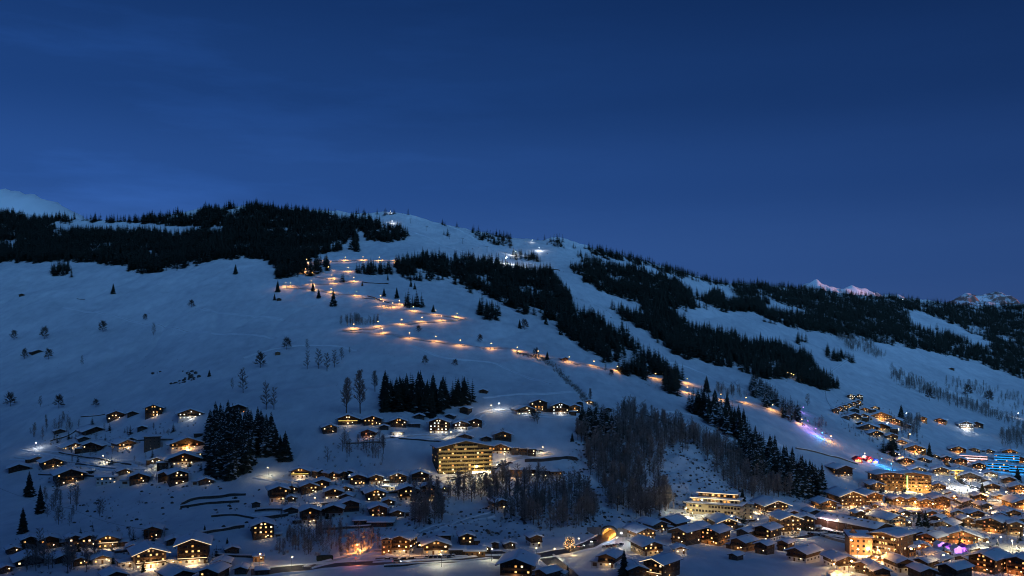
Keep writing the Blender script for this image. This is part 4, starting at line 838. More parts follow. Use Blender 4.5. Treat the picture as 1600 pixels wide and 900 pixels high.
hs('houses of the middle hamlet', [
 (471,748,36,2,-8,'bwsY',.6,.9,'chalet with a glowing yellow balcony at the left end of the hamlet'),
 (497,749,22,2,35,'d',.35,.15,'chalet just right of the yellow-balcony one'),
 (514,752,24,2,35,'d',.35,.35,'chalet with an orange-lit front, third from the hamlet left end',dict(wcol='a')),
 (531,752,24,2,35,'w',.2,0,'pale-fronted chalet, fourth from the hamlet left end'),
 (434,784,36,3,6,'dw',.65,.2,'three-storey chalet with many orange windows, leftmost lower',dict(wcol='a')),
 (482,772,32,2,6,'b',.6,.2,'chalet with lit balconies below the yellow-balcony one'),
 (521,781,31,2,0,'dw',.25,.05,'dark chalet with a long grey balcony in the hamlet middle'),
 (559,758,28,2,0,'d',.4,.1,'left chalet of the matching pair at the hamlet top'),
 (587,758,26,2,4,'dw',.4,.1,'right chalet of the matching pair at the hamlet top'),
 (622,756,30,2,0,'b',.35,.1,'chalet left of the large balconied hotel with two lit windows'),
 (657,753,30,2,0,'d',.2,.05,'dark chalet directly left of the large balconied hotel'),
 (637,783,38,3,4,'dw',.25,.1,'chalet with a white two-storey base below the large hotel',dict(sth=2.6)),
 (673,781,40,3,-6,'d',.2,.3,'large dark chalet with one bright lamp below the large hotel'),
 (586,783,38,2,6,'b',.45,.15,'wide chalet with lit attic windows in the hamlet middle'),
 (546,800,34,2,4,'d',.15,0,'mostly unlit chalet with a big snow roof under the wide one'),
 (483,819,34,3,6,'dw',.55,.15,'balconied chalet with lit ground floor beside the thicket'),
 (523,808,34,2,-6,'dw',.05,0,'unlit grey chalet at the top of the thicket'),
 (590,808,34,2,6,'b',.4,.1,'chalet with two orange windows above the low garages',dict(wcol='a')),
 (567,821,30,1,0,'gfxc',0,0,'left low garage with a snow roof below the middle hamlet',GAR),
 (597,824,44,1,-6,'gfxc',0,0,'right wide garage with a snow roof below the middle hamlet',GAR),
 (410,843,40,3,4,'d',.65,.2,'three-storey chalet with bright fairy-lit balconies left of the thicket'),
 (455,784,16,1,0,'gxc',0,.05,'tiny snow-capped kiosk beside the three-storey orange-lit chalet',dict(cat='kiosk',name='kiosk')),
 (778,798,34,2,22,'bw',.2,.1,'lone brown chalet on the slope under the large hotel'),
 (612,767,34,1,0,'pAfxc',.2,.4,'pale flat-roofed annex between the chalet pair and the large hotel',dict(cat='annex',name='annex',wcol='c')),
 (543,782,26,1,-10,'dxc',0,0,'low dark shed with a wide snow roof in the middle hamlet',dict(cat='shed',name='shed')),
 (400,793,14,1,0,'dxc',.0,0,'small dark shed left of the three-storey orange-lit chalet',dict(cat='shed',name='shed'))])
hs('houses above the middle hamlet', [
 (514,678,28,2,6,'h',.2,.05,'honey-coloured chalet at the upper left of the middle slope'),
 (545,664,38,2,-4,'dsY',.5,.3,'chalet with a yellow light strip under the tall poplars'),
 (582,665,32,2,0,'d',.4,.1,'dark chalet between the poplars and the square spruce stand'),
 (577,686,30,2,-10,'bw',.3,.35,'chalet with a reddish-lit left side on the middle slope',dict(wcol='r')),
 (623,668,28,2,0,'d',.35,.1,'chalet above the bright open garage'),
 (621,681,20,1,0,'wAfxc',.9,1.1,'open garage full of white light under the square stand',dict(cat='garage',name='garage',wcol='c')),
 (687,678,38,4,-6,'dw',.85,.3,'tall white and brown hotel with four lit rows under the stand',dict(cat='hotel',name='hotel',wcol='c',sth=2.5)),
 (704,655,20,1,-15,'dxc',0,0,'small dark barn behind the tall white and brown hotel',BARN),
 (728,648,22,2,-18,'bc',0,0,'unlit brown house, topmost right of the square stand'),
 (740,668,30,2,14,'d',.15,.1,'dark chalet with a white cellar right of the glowing house'),
 (719,672,28,2,6,'bw',.5,.7,'house with a brightly lit right wall beside the tall white hotel',dict(wcol='c')),
 (726,693,26,2,0,'gw',.05,.05,'grey and white chalet just above the large balconied hotel'),
 (786,689,30,2,0,'h',.05,.0,'honey-coloured house on the snow right of the large hotel'),
 (784,710,36,2,-8,'bw',.7,.15,'row house with two lines of lit windows beside the hotel drive',dict(lr=.6)),
 (648,668,18,1,0,'gfxc',0,0,'flat snowed-over garage between the bright garage and white hotel',GAR)])
hs('buildings of the hillside farm', [
 (818,649,38,2,14,'hwc',.5,.15,'wide honey-brown barn roof house with a lit row, leftmost on the hill',dict(wcol='c')),
 (841,643,32,3,4,'b',.6,.3,'tall chalet behind the honey-brown barn house'),
 (876,648,30,3,0,'dw',.85,.4,'chalet with three bright window rows on the hill terrace',dict(wcol='c')),
 (898,645,20,2,0,'h',.3,.3,'small honey house right of the bright hill chalet'),
 (922,632,16,1,-10,'ho',.5,.1,'small house beside the columnar tree'),
 (906,634,11,1,0,'dxc',0,0,'small dark shed left of the columnar tree',dict(cat='shed',name='shed')),
 (950,644,13,1,0,'dxcn',0,0,'half-buried hut on the snow right of the hill terrace',HUT)])
hs('row houses beside the hotel drive', [
 (792,709,13,2,0,'bfx',.6,.0,'leftmost unit of the flat-roofed terrace beside the drive',APT),
 (805,711,13,2,0,'gfx',.3,.0,'second unit of the flat-roofed terrace beside the drive',APT),
 (818,712,13,2,0,'bfx',.4,.0,'third unit of the flat-roofed terrace beside the drive',APT),
 (831,713,13,2,0,'dfx',.3,.05,'rightmost unit of the flat-roofed terrace beside the drive',APT)])
hs('flat-roofed houses above the ravine', [
 (806,746,20,2,0,'bfx',.2,.9,'orange-lit leftmost cube house above the bare slope',dict(cat='house',name='cube_house',wcol='a')),
 (827,746,22,2,10,'wfx',.05,.05,'second cube house with a dark timber top',dict(cat='house',name='cube_house')),
 (847,748,22,2,10,'wbfx',.05,.1,'third cube house with white lower floor',dict(cat='house',name='cube_house')),
 (868,749,22,2,10,'whfx',.05,.1,'rightmost cube house with a honey timber side',dict(cat='house',name='cube_house'))])
hs('huts on the open slopes', [
 (57,553,24,1,15,'dnxc',0,0,'dark hut between two round bare trees on the left snowfield',HUT),
 (34,463,9,1,0,'dnxc',0,0,'tiny hut high on the left snowfield',HUT),
 (880,564,17,1,25,'bnxc',0,0,'log hut beside a lamp on the lit track',HUT),
 (756,615,16,1,-10,'dnxc',0,0,'dark hut alone on the snow above the farm lane',HUT),
 (436,470,8,1,0,'dnxc',0,0,'tiny log hut left of the zigzag run',HUT),
 (1157,579,9,1,0,'dnxc',0,0,'small hut on the piste above the lower lit track',HUT),
 (1486,578,11,1,10,'dnxc',0,0,'dark barn high on the far right slope',BARN),
 (434,555,9,1,0,'hnxc',0,0,'half-buried hut near the slim bare trees',HUT),
 (1230,655,8,1,0,'dnxc',0,0,'small snowed-in hut on the slope beside the purple gully',HUT)])
hs('buildings by the lower road', [
 (632,867,46,3,-18,'dw',.5,.6,'lit chalet hotel at the lower road with a pink-lit wing',HOT),
 (604,867,18,3,0,'oA',.3,.5,'pink-lit side wing of the lower road hotel',dict(cat='hotel wing',name='hotel_wing',wcol='r')),
 (681,867,46,2,4,'bw',.75,.5,'wide inn with lit windows over its parking strip',dict(cat='inn',name='inn',lr=.6)),
 (728,853,28,2,8,'d',.4,.1,'dark chalet behind the lower road barn'),
 (715,868,26,1,0,'gfxc',.1,0,'flat-roofed workshop between the wide inn and the barn',dict(cat='workshop',name='workshop')),
 (742,870,34,1,0,'hnfxc',0,.12,'honey-coloured wooden barn with a flat snow roof by the road',BARN),
 (695,845,20,1,0,'dfxcn',0,0,'small snow-roofed shed behind the wide inn',dict(cat='shed',name='shed')),
 (773,857,14,1,0,'dxcn',0,0,'small dark shed right of the wooden barn',dict(cat='shed',name='shed')),
 (834,855,30,2,18,'bw',.1,.05,'dark chalet under the rocky bare slope left of the lit tree'),
 (404,878,18,1,0,'ofxc',.2,.5,'glowing shelter at the left end of the lower road',dict(cat='shelter',name='shelter')),
 (810,908,66,3,-8,'dw',.4,.25,'large foreground chalet with a broken snow roof left of the fork'),
 (856,914,46,2,-40,'dxc',0,0,'plain snow-roofed house at the lower border by the fork'),
 (410,900,22,1,0,'dfxcn',0,0,'snow-topped pergola at the lower border left',dict(cat='pergola',name='pergola')),
 (879,906,18,1,-20,'wxc',0,0,'small white shed at the lower border beside the fork',dict(cat='shed',name='shed'))])
V1 = 'houses between the tunnel and the snowy field'
hs(V1, [
 (1000,846,54,2,28,'hw',.6,.5,'honey-fronted chalet right of the tunnel mouth'),
 (1020,834,52,2,35,'gw',.1,.1,'wide snow-roofed house behind the honey-fronted chalet'),
 (1010,869,58,2,24,'dp',.6,.6,'chalet with lit plaster front at the edge of the snowy field'),
 (1050,830,54,2,-35,'dxc',.1,.05,'large dark house with a tilted snow roof below the pale hotel',dict(lr=.9)),
 (1072,853,52,3,-32,'b',.35,.2,'dark balconied chalet at the field edge with its roof to the right'),
 (1061,866,28,1,12,'bw',.9,.7,'small pavilion with brightly lit windows on the field edge',dict(cat='pavilion',name='pavilion')),
 (1118,853,52,3,-28,'bo',.5,.5,'balconied chalet with amber lamps in the middle of the field row',dict(wcol='a')),
 (1129,829,52,2,20,'de',.6,.3,'chalet with lit gable windows in front of the pale hotel'),
 (1162,862,46,2,-32,'bo',.15,.15,'brown chalet at the corner of the snowy field'),
 (1200,848,46,3,-28,'dw',.4,.2,'three-storey chalet behind the field corner'),
 (1195,867,34,2,-28,'d',.3,.05,'small dark chalet with one lit window above the snowy field'),
 (1204,807,62,3,24,'dwse',.6,1.2,'broad hotel with glowing terrace right of the pale hotel',HOT),
 (1226,837,54,4,24,'hwe',.75,.5,'four-storey hotel with yellow-lit balconies over the car park',HOT),
 (1258,829,32,3,6,'g',.3,.1,'grey-green balconied house right of the yellow-lit hotel'),
 (1256,880,58,2,-30,'bw',.15,.1,'large brown chalet beside the snow-covered court'),
 (1312,892,58,2,28,'bw',.5,1.2,'chalet with bright lower terrace at the right end of the field'),
 (1034,908,66,3,-30,'dse',.6,.4,'foreground hotel with white-lit eaves under the snowy field',HOT),
 (954,888,44,2,-18,'bw',.3,.6,'foreground chalet with a lit base right of the road fork'),
 (990,908,46,2,18,'dxc',.1,0,'snow-roofed house at the lower border left of the white-lit hotel'),
 (1166,845,34,2,-28,'gxc',.1,.1,'snow-roofed house between the field row and the broad hotel'),
 (1268,806,32,1,25,'dc',.1,0,'low snow-roofed house with a small gable below the bank'),
 (1287,797,44,2,26,'h',.4,1.0,'chalet with an orange porch lamp left of the large inn',dict(wcol='a')),
 (1312,746,44,3,26,'bw',.4,.2,'chalet alone above the bank below the blue slide'),
 (1090,838,40,2,-30,'dxc',.1,.05,'snow-roofed house between dark balconied chalets'),
 (1145,818,26,1,20,'dxc',.2,.1,'low snow-roofed store beside the pale hotel',dict(cat='store',name='store'))])
V2 = 'houses around the village centre'
hs(V2, [
 (1319,796,62,4,28,'hwe',.75,.9,'large inn with a lit gable and glowing ground floor',HOT),
 (1357,790,48,3,24,'bos',.6,2.6,'orange-glowing balconied hotel below the long hotel',dict(cat='hotel',name='hotel',wcol='a')),
 (1366,767,34,2,18,'h',.5,.5,'chalet with snow roof at the left end of the long hotel'),
 (1398,790,34,2,26,'hp',.5,1.0,'first of the three gabled houses under the long hotel',dict(wcol='a')),
 (1420,790,32,2,24,'hp',.5,1.0,'second of the three gabled houses under the long hotel',dict(wcol='a')),
 (1442,793,30,2,20,'ho',.5,1.0,'third of the three gabled houses under the long hotel',dict(wcol='a')),
 (1386,823,64,2,40,'hyA',.3,.9,'yellow gabled house with a long snow roof in the centre',dict(lr=1.5)),
 (1390,834,68,1,0,'yAfxc',0,.35,'long flat-roofed ochre depot behind the tower hotel',dict(cat='depot',name='depot',lr=.35)),
 (1404,895,52,2,30,'bw',.3,.4,'chalet with a steep snow roof below the tower hotel'),
 (1440,910,46,2,30,'dxc',.1,.1,'snow-roofed house at the lower border below the tower hotel'),
 (1388,806,36,1,28,'hw',.4,.9,'small house with an orange doorway in the centre',dict(wcol='a')),
 (1428,806,44,1,-10,'gfxc',.1,.2,'flat snow-covered roof block in the centre',dict(cat='store',name='store')),
 (1470,742,28,2,4,'py',.5,.3,'pale gabled chalet left of the bright snow plaza'),
 (1465,768,28,2,6,'hp',.4,.6,'gabled house at the left edge of the bright plaza'),
 (1466,795,40,3,16,'ho',.6,1.5,'red-lit shop house with a broad gable under the plaza',dict(cat='shop house',name='shop_house',wcol='a')),
 (1492,812,30,2,18,'yA',.3,.8,'yellow-walled house with honey side left of the village gardens'),
 (1521,813,36,2,22,'bp',.4,.7,'brown and cream house right of the yellow-walled one'),
 (1576,812,40,2,20,'hc',.3,.4,'house with a long snow roof at the right border gardens'),
 (1480,826,42,1,-18,'gxc',.2,.4,'flat snowy roof with a yellow-lit edge in the gardens'),
 (1556,833,44,3,-18,'bo',.7,1.4,'hotel with amber windows behind the bright ice rink',dict(cat='hotel',name='hotel',wcol='a')),
 (1586,837,26,3,8,'hp',.7,1.0,'narrow hotel wing right of the amber-windowed hotel',dict(cat='hotel wing',name='hotel_wing')),
 (1500,850,58,2,8,'ho',.8,1.5,'wavy-roofed lodge with a red-lit front above the purple market',dict(cat='lodge',name='lodge',wcol='r',lr=.7)),
 (1458,853,44,2,-26,'bo',.5,1.2,'chalet glowing red left of the wavy-roofed lodge',dict(wcol='r')),
 (1458,874,34,1,12,'hwc',.7,2.2,'orange-roofed stall house right of the tower hotel',dict(cat='pavilion',name='pavilion',wcol='a')),
 (1545,897,66,3,-22,'dr',.75,.5,'large foreground hotel with red-lit rooms at the lower right',dict(cat='hotel',name='hotel',wcol='r')),
 (1594,900,44,3,-15,'bo',.7,.9,'red-lit hotel cut by the right border',dict(cat='hotel',name='hotel',wcol='r')),
 (1492,906,56,2,-30,'dxc',0,0,'dark house with a plain blue snow roof at the lower border'),
 (1462,884,50,1,-25,'gxc',.1,.1,'long snow-roofed hall right of the tower hotel court',dict(cat='hall',name='hall')),
 (1590,795,52,2,24,'bo',.5,1.4,'broad chalet under the amber street at the right border',dict(wcol='a')),
 (1548,768,30,2,12,'bw',.3,.4,'chalet with one lit porch below the blue-lit hotel'),
 (1590,770,34,2,10,'bo',.7,1.0,'amber-windowed inn at the right border above the street',dict(cat='inn',name='inn',wcol='a')),
 (1516,752,34,2,0,'gwc',.2,.3,'snow-roofed house right of the dark cutting'),
 (1498,738,26,1,0,'do',.7,1.0,'long low shop with a yellow-lit front below the pink-lit hotel',dict(cat='shop',name='shop',wcol='a')),
 (1510,790,34,1,20,'dxc',.2,.3,'dark roof beside the tall central spruce'),
 (1545,745,30,1,8,'ypA',.7,.6,'pale kiosk house with a lit front by the cutting',dict(cat='shop',name='shop',wcol='c')),
 (1535,800,30,2,24,'gw',.3,.5,'house in the gardens right of the tall central spruce'),
 (1490,783,26,1,10,'hoc',.6,2.4,'booth glowing orange under the plaza',dict(cat='pavilion',name='pavilion',wcol='a')),
 (1440,860,26,1,10,'hoxc',.5,.9,'low annex with rosy light right of the tower hotel',dict(cat='annex',name='annex',wcol='r')),
 (1528,868,34,1,6,'woxc',.5,.5,'snow-roofed refreshment hut at the rink corner',dict(cat='kiosk',name='kiosk'))])
UR = 'houses of the upper right hamlet'
row = []
for k, (x, y) in enumerate(((1305,640),(1312,637),(1319,634.5),(1326,632),(1333,629.5),(1340,627))):
    row.append((x, y+6, 13, 2, 10, 'bx', .9, .15, ('lowest', 'second', 'third', 'fourth', 'fifth', 'topmost')[k] + ' house of the stepped lit row in the upper right hamlet', dict(wcol='a')))
hs('stepped row houses', row)
UR_ROWS = [
 (1330,624,12,2,0,'dx',.8,.05,'left small house with pale windows above the stepped row',dict(wcol='c')),
 (1342,624,12,2,0,'dx',.8,.05,'right small house with pale windows above the stepped row',dict(wcol='c')),
 (1333,644,18,1,10,'gxc',.2,.0,'low snow-roofed house under the stepped row'),
 (1352,643,16,1,0,'b',.7,.2,'small chalet with an orange front right of the stepped row',dict(wcol='a')),
 (1366,640,16,1,8,'d',.5,.2,'small chalet with a white lamp at the top right of the hamlet'),
 (1334,656,22,2,10,'bp',.5,.1,'chalet at the lower left of the stepped row'),
 (1349,656,16,2,0,'b',.5,.1,'dark-fronted chalet left of the glowing guesthouse'),
 (1374,656,36,2,6,'ho',.85,.8,'wide glowing guesthouse in the upper right hamlet',dict(cat='guesthouse',name='guesthouse',wcol='a')),
 (1398,663,22,2,-6,'bo',.95,.25,'house with three red-lit rows right of the glowing guesthouse',dict(wcol='r')),
 (1357,674,26,2,0,'gp',.2,.1,'yellowish chalet in the middle of the upper right hamlet'),
 (1377,673,24,2,0,'y',.2,.3,'long cream house in the middle of the upper right hamlet'),
 (1366,684,26,2,14,'dw',.55,.1,'chalet with a lit row at the lower edge of the upper right hamlet'),
 (1393,676,20,1,0,'bw',.6,.7,'small house with a bright white lamp in the upper right hamlet'),
 (1392,688,20,2,12,'yh',.3,.3,'cream chalet beside the dark clump of spruces'),
 (1405,660,13,1,0,'dxc',.3,.1,'small dark house behind the tall hamlet spruce'),
 (1428,708,34,2,6,'bo',.7,.8,'orange-lit chalet right of the dark clump of spruces',dict(wcol='a')),
 (1414,727,26,2,8,'yw',.5,.6,'cream chalet with a snow roof above the blue slide',dict(wcol='a')),
 (1408,694,18,1,0,'hxc',.4,.5,'hut with an orange lamp below the upper right hamlet',dict(cat='hut',name='log_hut',wcol='a')),
 (1444,722,22,1,-10,'dxc',.2,.2,'dark low house beside the middle hamlet spruce'),
 (1432,738,28,1,12,'gxc',.2,.2,'snow-roofed garage above the long hotel',GAR),
 (1395,712,16,1,0,'dxc',.3,.1,'small shed right of the clump of spruces',dict(cat='shed',name='shed')),
 (1320,655,14,1,12,'gxc',.2,0,'snowed-in shed at the left edge of the upper right hamlet',dict(cat='shed',name='shed')),
 (1345,666,18,1,0,'dxc',.2,0,'low dark house under the glowing guesthouse'),
 (1415,668,16,1,0,'bxc',.4,.3,'small lamp-lit house right of the red-lit rows')]
hs(UR, [(r[0], r[1], r[2]*1.2)+r[3:] for r in UR_ROWS])
hs('houses of the lone right farm', [
 (1440,659,18,2,6,'bo',.8,.4,'left farm cottage with orange windows on the right terrace',dict(wcol='a')),
 (1470,662,22,2,-8,'bo',.7,.5,'red-lit gabled cottage on the right terrace',dict(wcol='r')),
 (1508,671,28,3,6,'wA',.8,1.0,'white farm hotel flooded with light on the right terrace',dict(cat='hotel',name='hotel',wcol='c')),
 (1526,668,22,2,0,'dxc',.1,.1,'dark barn right of the white farm hotel',BARN)])
hs('houses of the blue-lit quarter', [
 (1496,708,28,2,4,'bo',.7,.6,'amber-windowed inn at the top left of the blue-lit quarter',dict(wcol='a')),
 (1522,706,20,1,0,'gxc',.4,.2,'low snow-roofed house at the top of the blue-lit quarter'),
 (1578,712,26,2,0,'ho',.6,.9,'hotel wing with a bright lamp at the top right of the blue quarter',dict(cat='hotel wing',name='hotel_wing',wcol='a')),
 (1545,708,20,1,0,'gxc',.3,.2,'small snow-roofed house above the blue-lit hotel'),
 (1500,726,24,2,6,'do',.5,.4,'dark-roofed house left of the pink-lit hotel front',dict(wcol='a')),
 (1594,724,24,2,0,'bo',.5,.3,'house behind the blue-lit hotel at the right border',dict(wcol='a'))])

hs('small houses filling the village centre', [
 (1340,812,26,2,24,'b',.4,.5,'chalet between the long hall and the large inn'),
 (1352,803,24,1,20,'h',.3,.9,'low honey house under the large inn',dict(wcol='a')),
 (1372,796,24,1,-20,'b',.5,1.2,'shop with an amber front under the orange-glowing hotel',dict(cat='shop',name='shop',wcol='a')),
 (1408,811,28,2,30,'gw',.3,.5,'grey house behind the pair of garden spruces'),
 (1452,812,30,2,18,'b',.4,.8,'brown chalet below the red-lit shop house',dict(wcol='a')),
 (1466,820,26,2,-20,'d',.3,.4,'dark chalet left of the yellow-lit flat roof'),
 (1507,822,30,2,24,'h',.4,.6,'honey chalet in the middle of the village gardens'),
 (1538,826,28,2,-14,'d',.4,.6,'dark chalet left of the amber-windowed hotel'),
 (1592,824,28,2,20,'g',.4,.6,'grey chalet at the right border above the narrow wing'),
 (1432,846,30,2,26,'d',.3,.4,'dark chalet behind the terracotta hotel'),
 (1475,842,26,2,18,'b',.5,.8,'brown chalet between gardens and the wavy-roofed lodge',dict(wcol='a')),
 (1525,846,22,1,0,'hw',.5,1.0,'small honey house at the right end of the wavy-roofed lodge'),
 (1560,814,24,2,12,'p',.3,.5,'pale house in front of the broad border chalet'),
 (1420,870,24,2,-30,'o',.5,.8,'ochre house at the right foot of the terracotta hotel',dict(wcol='a')),
 (1474,870,26,1,14,'h',.6,1.3,'low house with amber windows right of the orange-roofed stall house',dict(wcol='a')),
 (1506,880,30,1,-20,'gc',.2,.3,'low snow-roofed house before the large foreground hotel'),
 (1445,893,40,2,-28,'d',.3,.4,'dark chalet between the court chalet and the long hall'),
 (1352,898,34,2,-24,'b',.4,.8,'brown chalet right of the bright lower terrace'),
 (1372,908,40,2,20,'dc',.2,.3,'snow-roofed chalet at the lower border right of the terrace'),
 (1228,862,30,2,-26,'b',.3,.3,'brown chalet left of the snow-covered court'),
 (1150,876,26,1,-30,'dxc',0,0,'low dark shed on the near edge of the field row',dict(cat='shed',name='shed')),
 (1108,816,24,1,15,'gxc',.2,.2,'small snow-roofed house at the left foot of the pale hotel'),
 (1236,812,26,2,20,'d',.4,.5,'dark chalet right of the broad hotel'),
 (1300,815,22,1,30,'dxc',.2,.4,'low dark house at the upper end of the long hall'),
 (1482,776,24,1,10,'b',.5,1.0,'small shop below the bright snow plaza',dict(cat='shop',name='shop',wcol='a')),
 (1528,784,28,2,16,'d',.4,.7,'dark chalet left of the tall central spruce',dict(wcol='a')),
 (1560,780,24,1,10,'o',.6,1.2,'ochre shop beside the amber street',dict(cat='shop',name='shop',wcol='a')),
 (1575,756,24,2,8,'d',.4,.6,'dark chalet under the right blue-lit hotel'),
 (1530,733,22,2,0,'d',.5,.5,'dark chalet under the pink-lit hotel front',dict(wcol='a')),
 (1478,722,20,2,8,'d',.5,.4,'small chalet at the top of the dark cutting',dict(wcol='a')),
 (1462,716,18,1,-8,'gxc',.2,.2,'small snow-roofed house right of the middle hamlet spruce'),
 (1420,745,22,1,10,'gxc',.2,.2,'low snow-roofed store behind the long hotel',dict(cat='store',name='store')),
 (1385,748,20,1,14,'hc',.3,.6,'small honey house at the foot of the lower slide')], lr=1.3, sth=2.5)
SH = dict(cat='shed', name='shed')
hs('outbuildings and small houses of the left slope', [
 (130,690,20,1,8,'dxc',0,0,'small dark shed behind the chalet at the lane lamp',SH),(205,692,18,1,0,'dxc',.2,0,'small shed above the yellow-lit chalet',SH),(346,650,20,1,-8,'dxc',.1,0,'low shed left of the topmost right chalet',SH),
 (58,722,24,1,6,'d',.3,.1,'small chalet between the two lanes at the left',{}),(134,742,24,1,0,'gfxc',0,0,'flat garage left of the modern white house',GAR),(193,742,26,1,8,'d',.25,.1,'small dark chalet right of the modern white house',{}),
 (246,724,22,1,-8,'dxc',.2,.1,'small dark house left of the wide twin-gabled house',{}),(322,757,26,1,0,'d',.2,.1,'low chalet at the foot of the dark spruce stand',{}),(222,673,16,1,0,'dxc',0,0,'tiny hay shed on the snow under the upper chalets',SH),
 (92,678,20,1,10,'dxc',0,0,'small shed above the left lane',SH),(258,752,24,2,0,'b',.3,.1,'narrow brown chalet left of the lowest tall chalet',{}),(308,714,22,1,0,'gfxc',.1,.1,'flat-roofed annex under the orange-lit inn',GAR),
 (20,866,24,1,8,'d',.2,.05,'small dark chalet at the left border of the lower row',{}),(98,880,34,1,8,'dc',.15,0,'low dark house behind the lower left thicket',{}),(128,884,30,1,-6,'dc',.2,.1,'low snow-roofed house left of the glowing doorway chalet',{}),
 (208,862,22,1,0,'b',.3,.2,'small chalet behind the bright restaurant',{}),(272,852,26,1,0,'dxc',0,0,'dark shed left of the tall hotel gable',SH),(347,888,34,1,-8,'dc',.2,.1,'low dark chalet right of the tall lower left hotel',{}),(362,866,26,1,6,'dxc',.1,0,'small snow-roofed house on the slope right of the tall hotel',{}),
 (455,769,24,1,0,'d',.3,.1,'small chalet under the yellow-balcony chalet',{}),(503,766,26,2,0,'d',.35,.1,'dark chalet in the second row of the middle hamlet',{}),(540,770,24,1,0,'b',.3,.1,'low brown chalet under the matching pair',{}),(573,773,22,1,8,'d',.2,.1,'low dark chalet below the right one of the matching pair',{}),
 (607,790,22,1,0,'dxc',.1,.1,'small shed left of the white-based chalet',SH),(655,768,24,1,-6,'d',.3,.1,'low chalet behind the white-based one',{}),(690,768,24,1,0,'dxc',.2,.1,'low dark house below the large hotel corner',{}),(505,806,22,1,0,'dxc',0,0,'dark shed between the balconied and the grey chalet',SH),
 (455,803,24,1,0,'dxc',0,0,'low dark shed on the lower wall of the middle hamlet',SH),(620,808,26,1,6,'d',.25,.1,'small chalet on the slope right of the low garages',{}),(545,745,22,1,0,'dxc',0,0,'small dark barn above the matching pair',BARN),
 (660,856,22,1,0,'dxc',.1,0,'small dark house behind the lower road hotel',{}),(758,864,20,1,0,'dxc',.1,.1,'low shed between the barn and the small dark shed',SH),(795,858,24,1,12,'d',.2,.1,'small chalet above the road left of the dark rocky chalet',{}),(655,655,18,1,0,'dxc',0,0,'small barn at the foot of the square stand',BARN),(760,690,18,1,0,'dxc',.1,0,'small dark shed left of the honey house by the hotel',SH),(600,672,16,1,0,'dxc',0,0,'small dark shed right of the poplar chalets',SH)])
LAMPK = .40
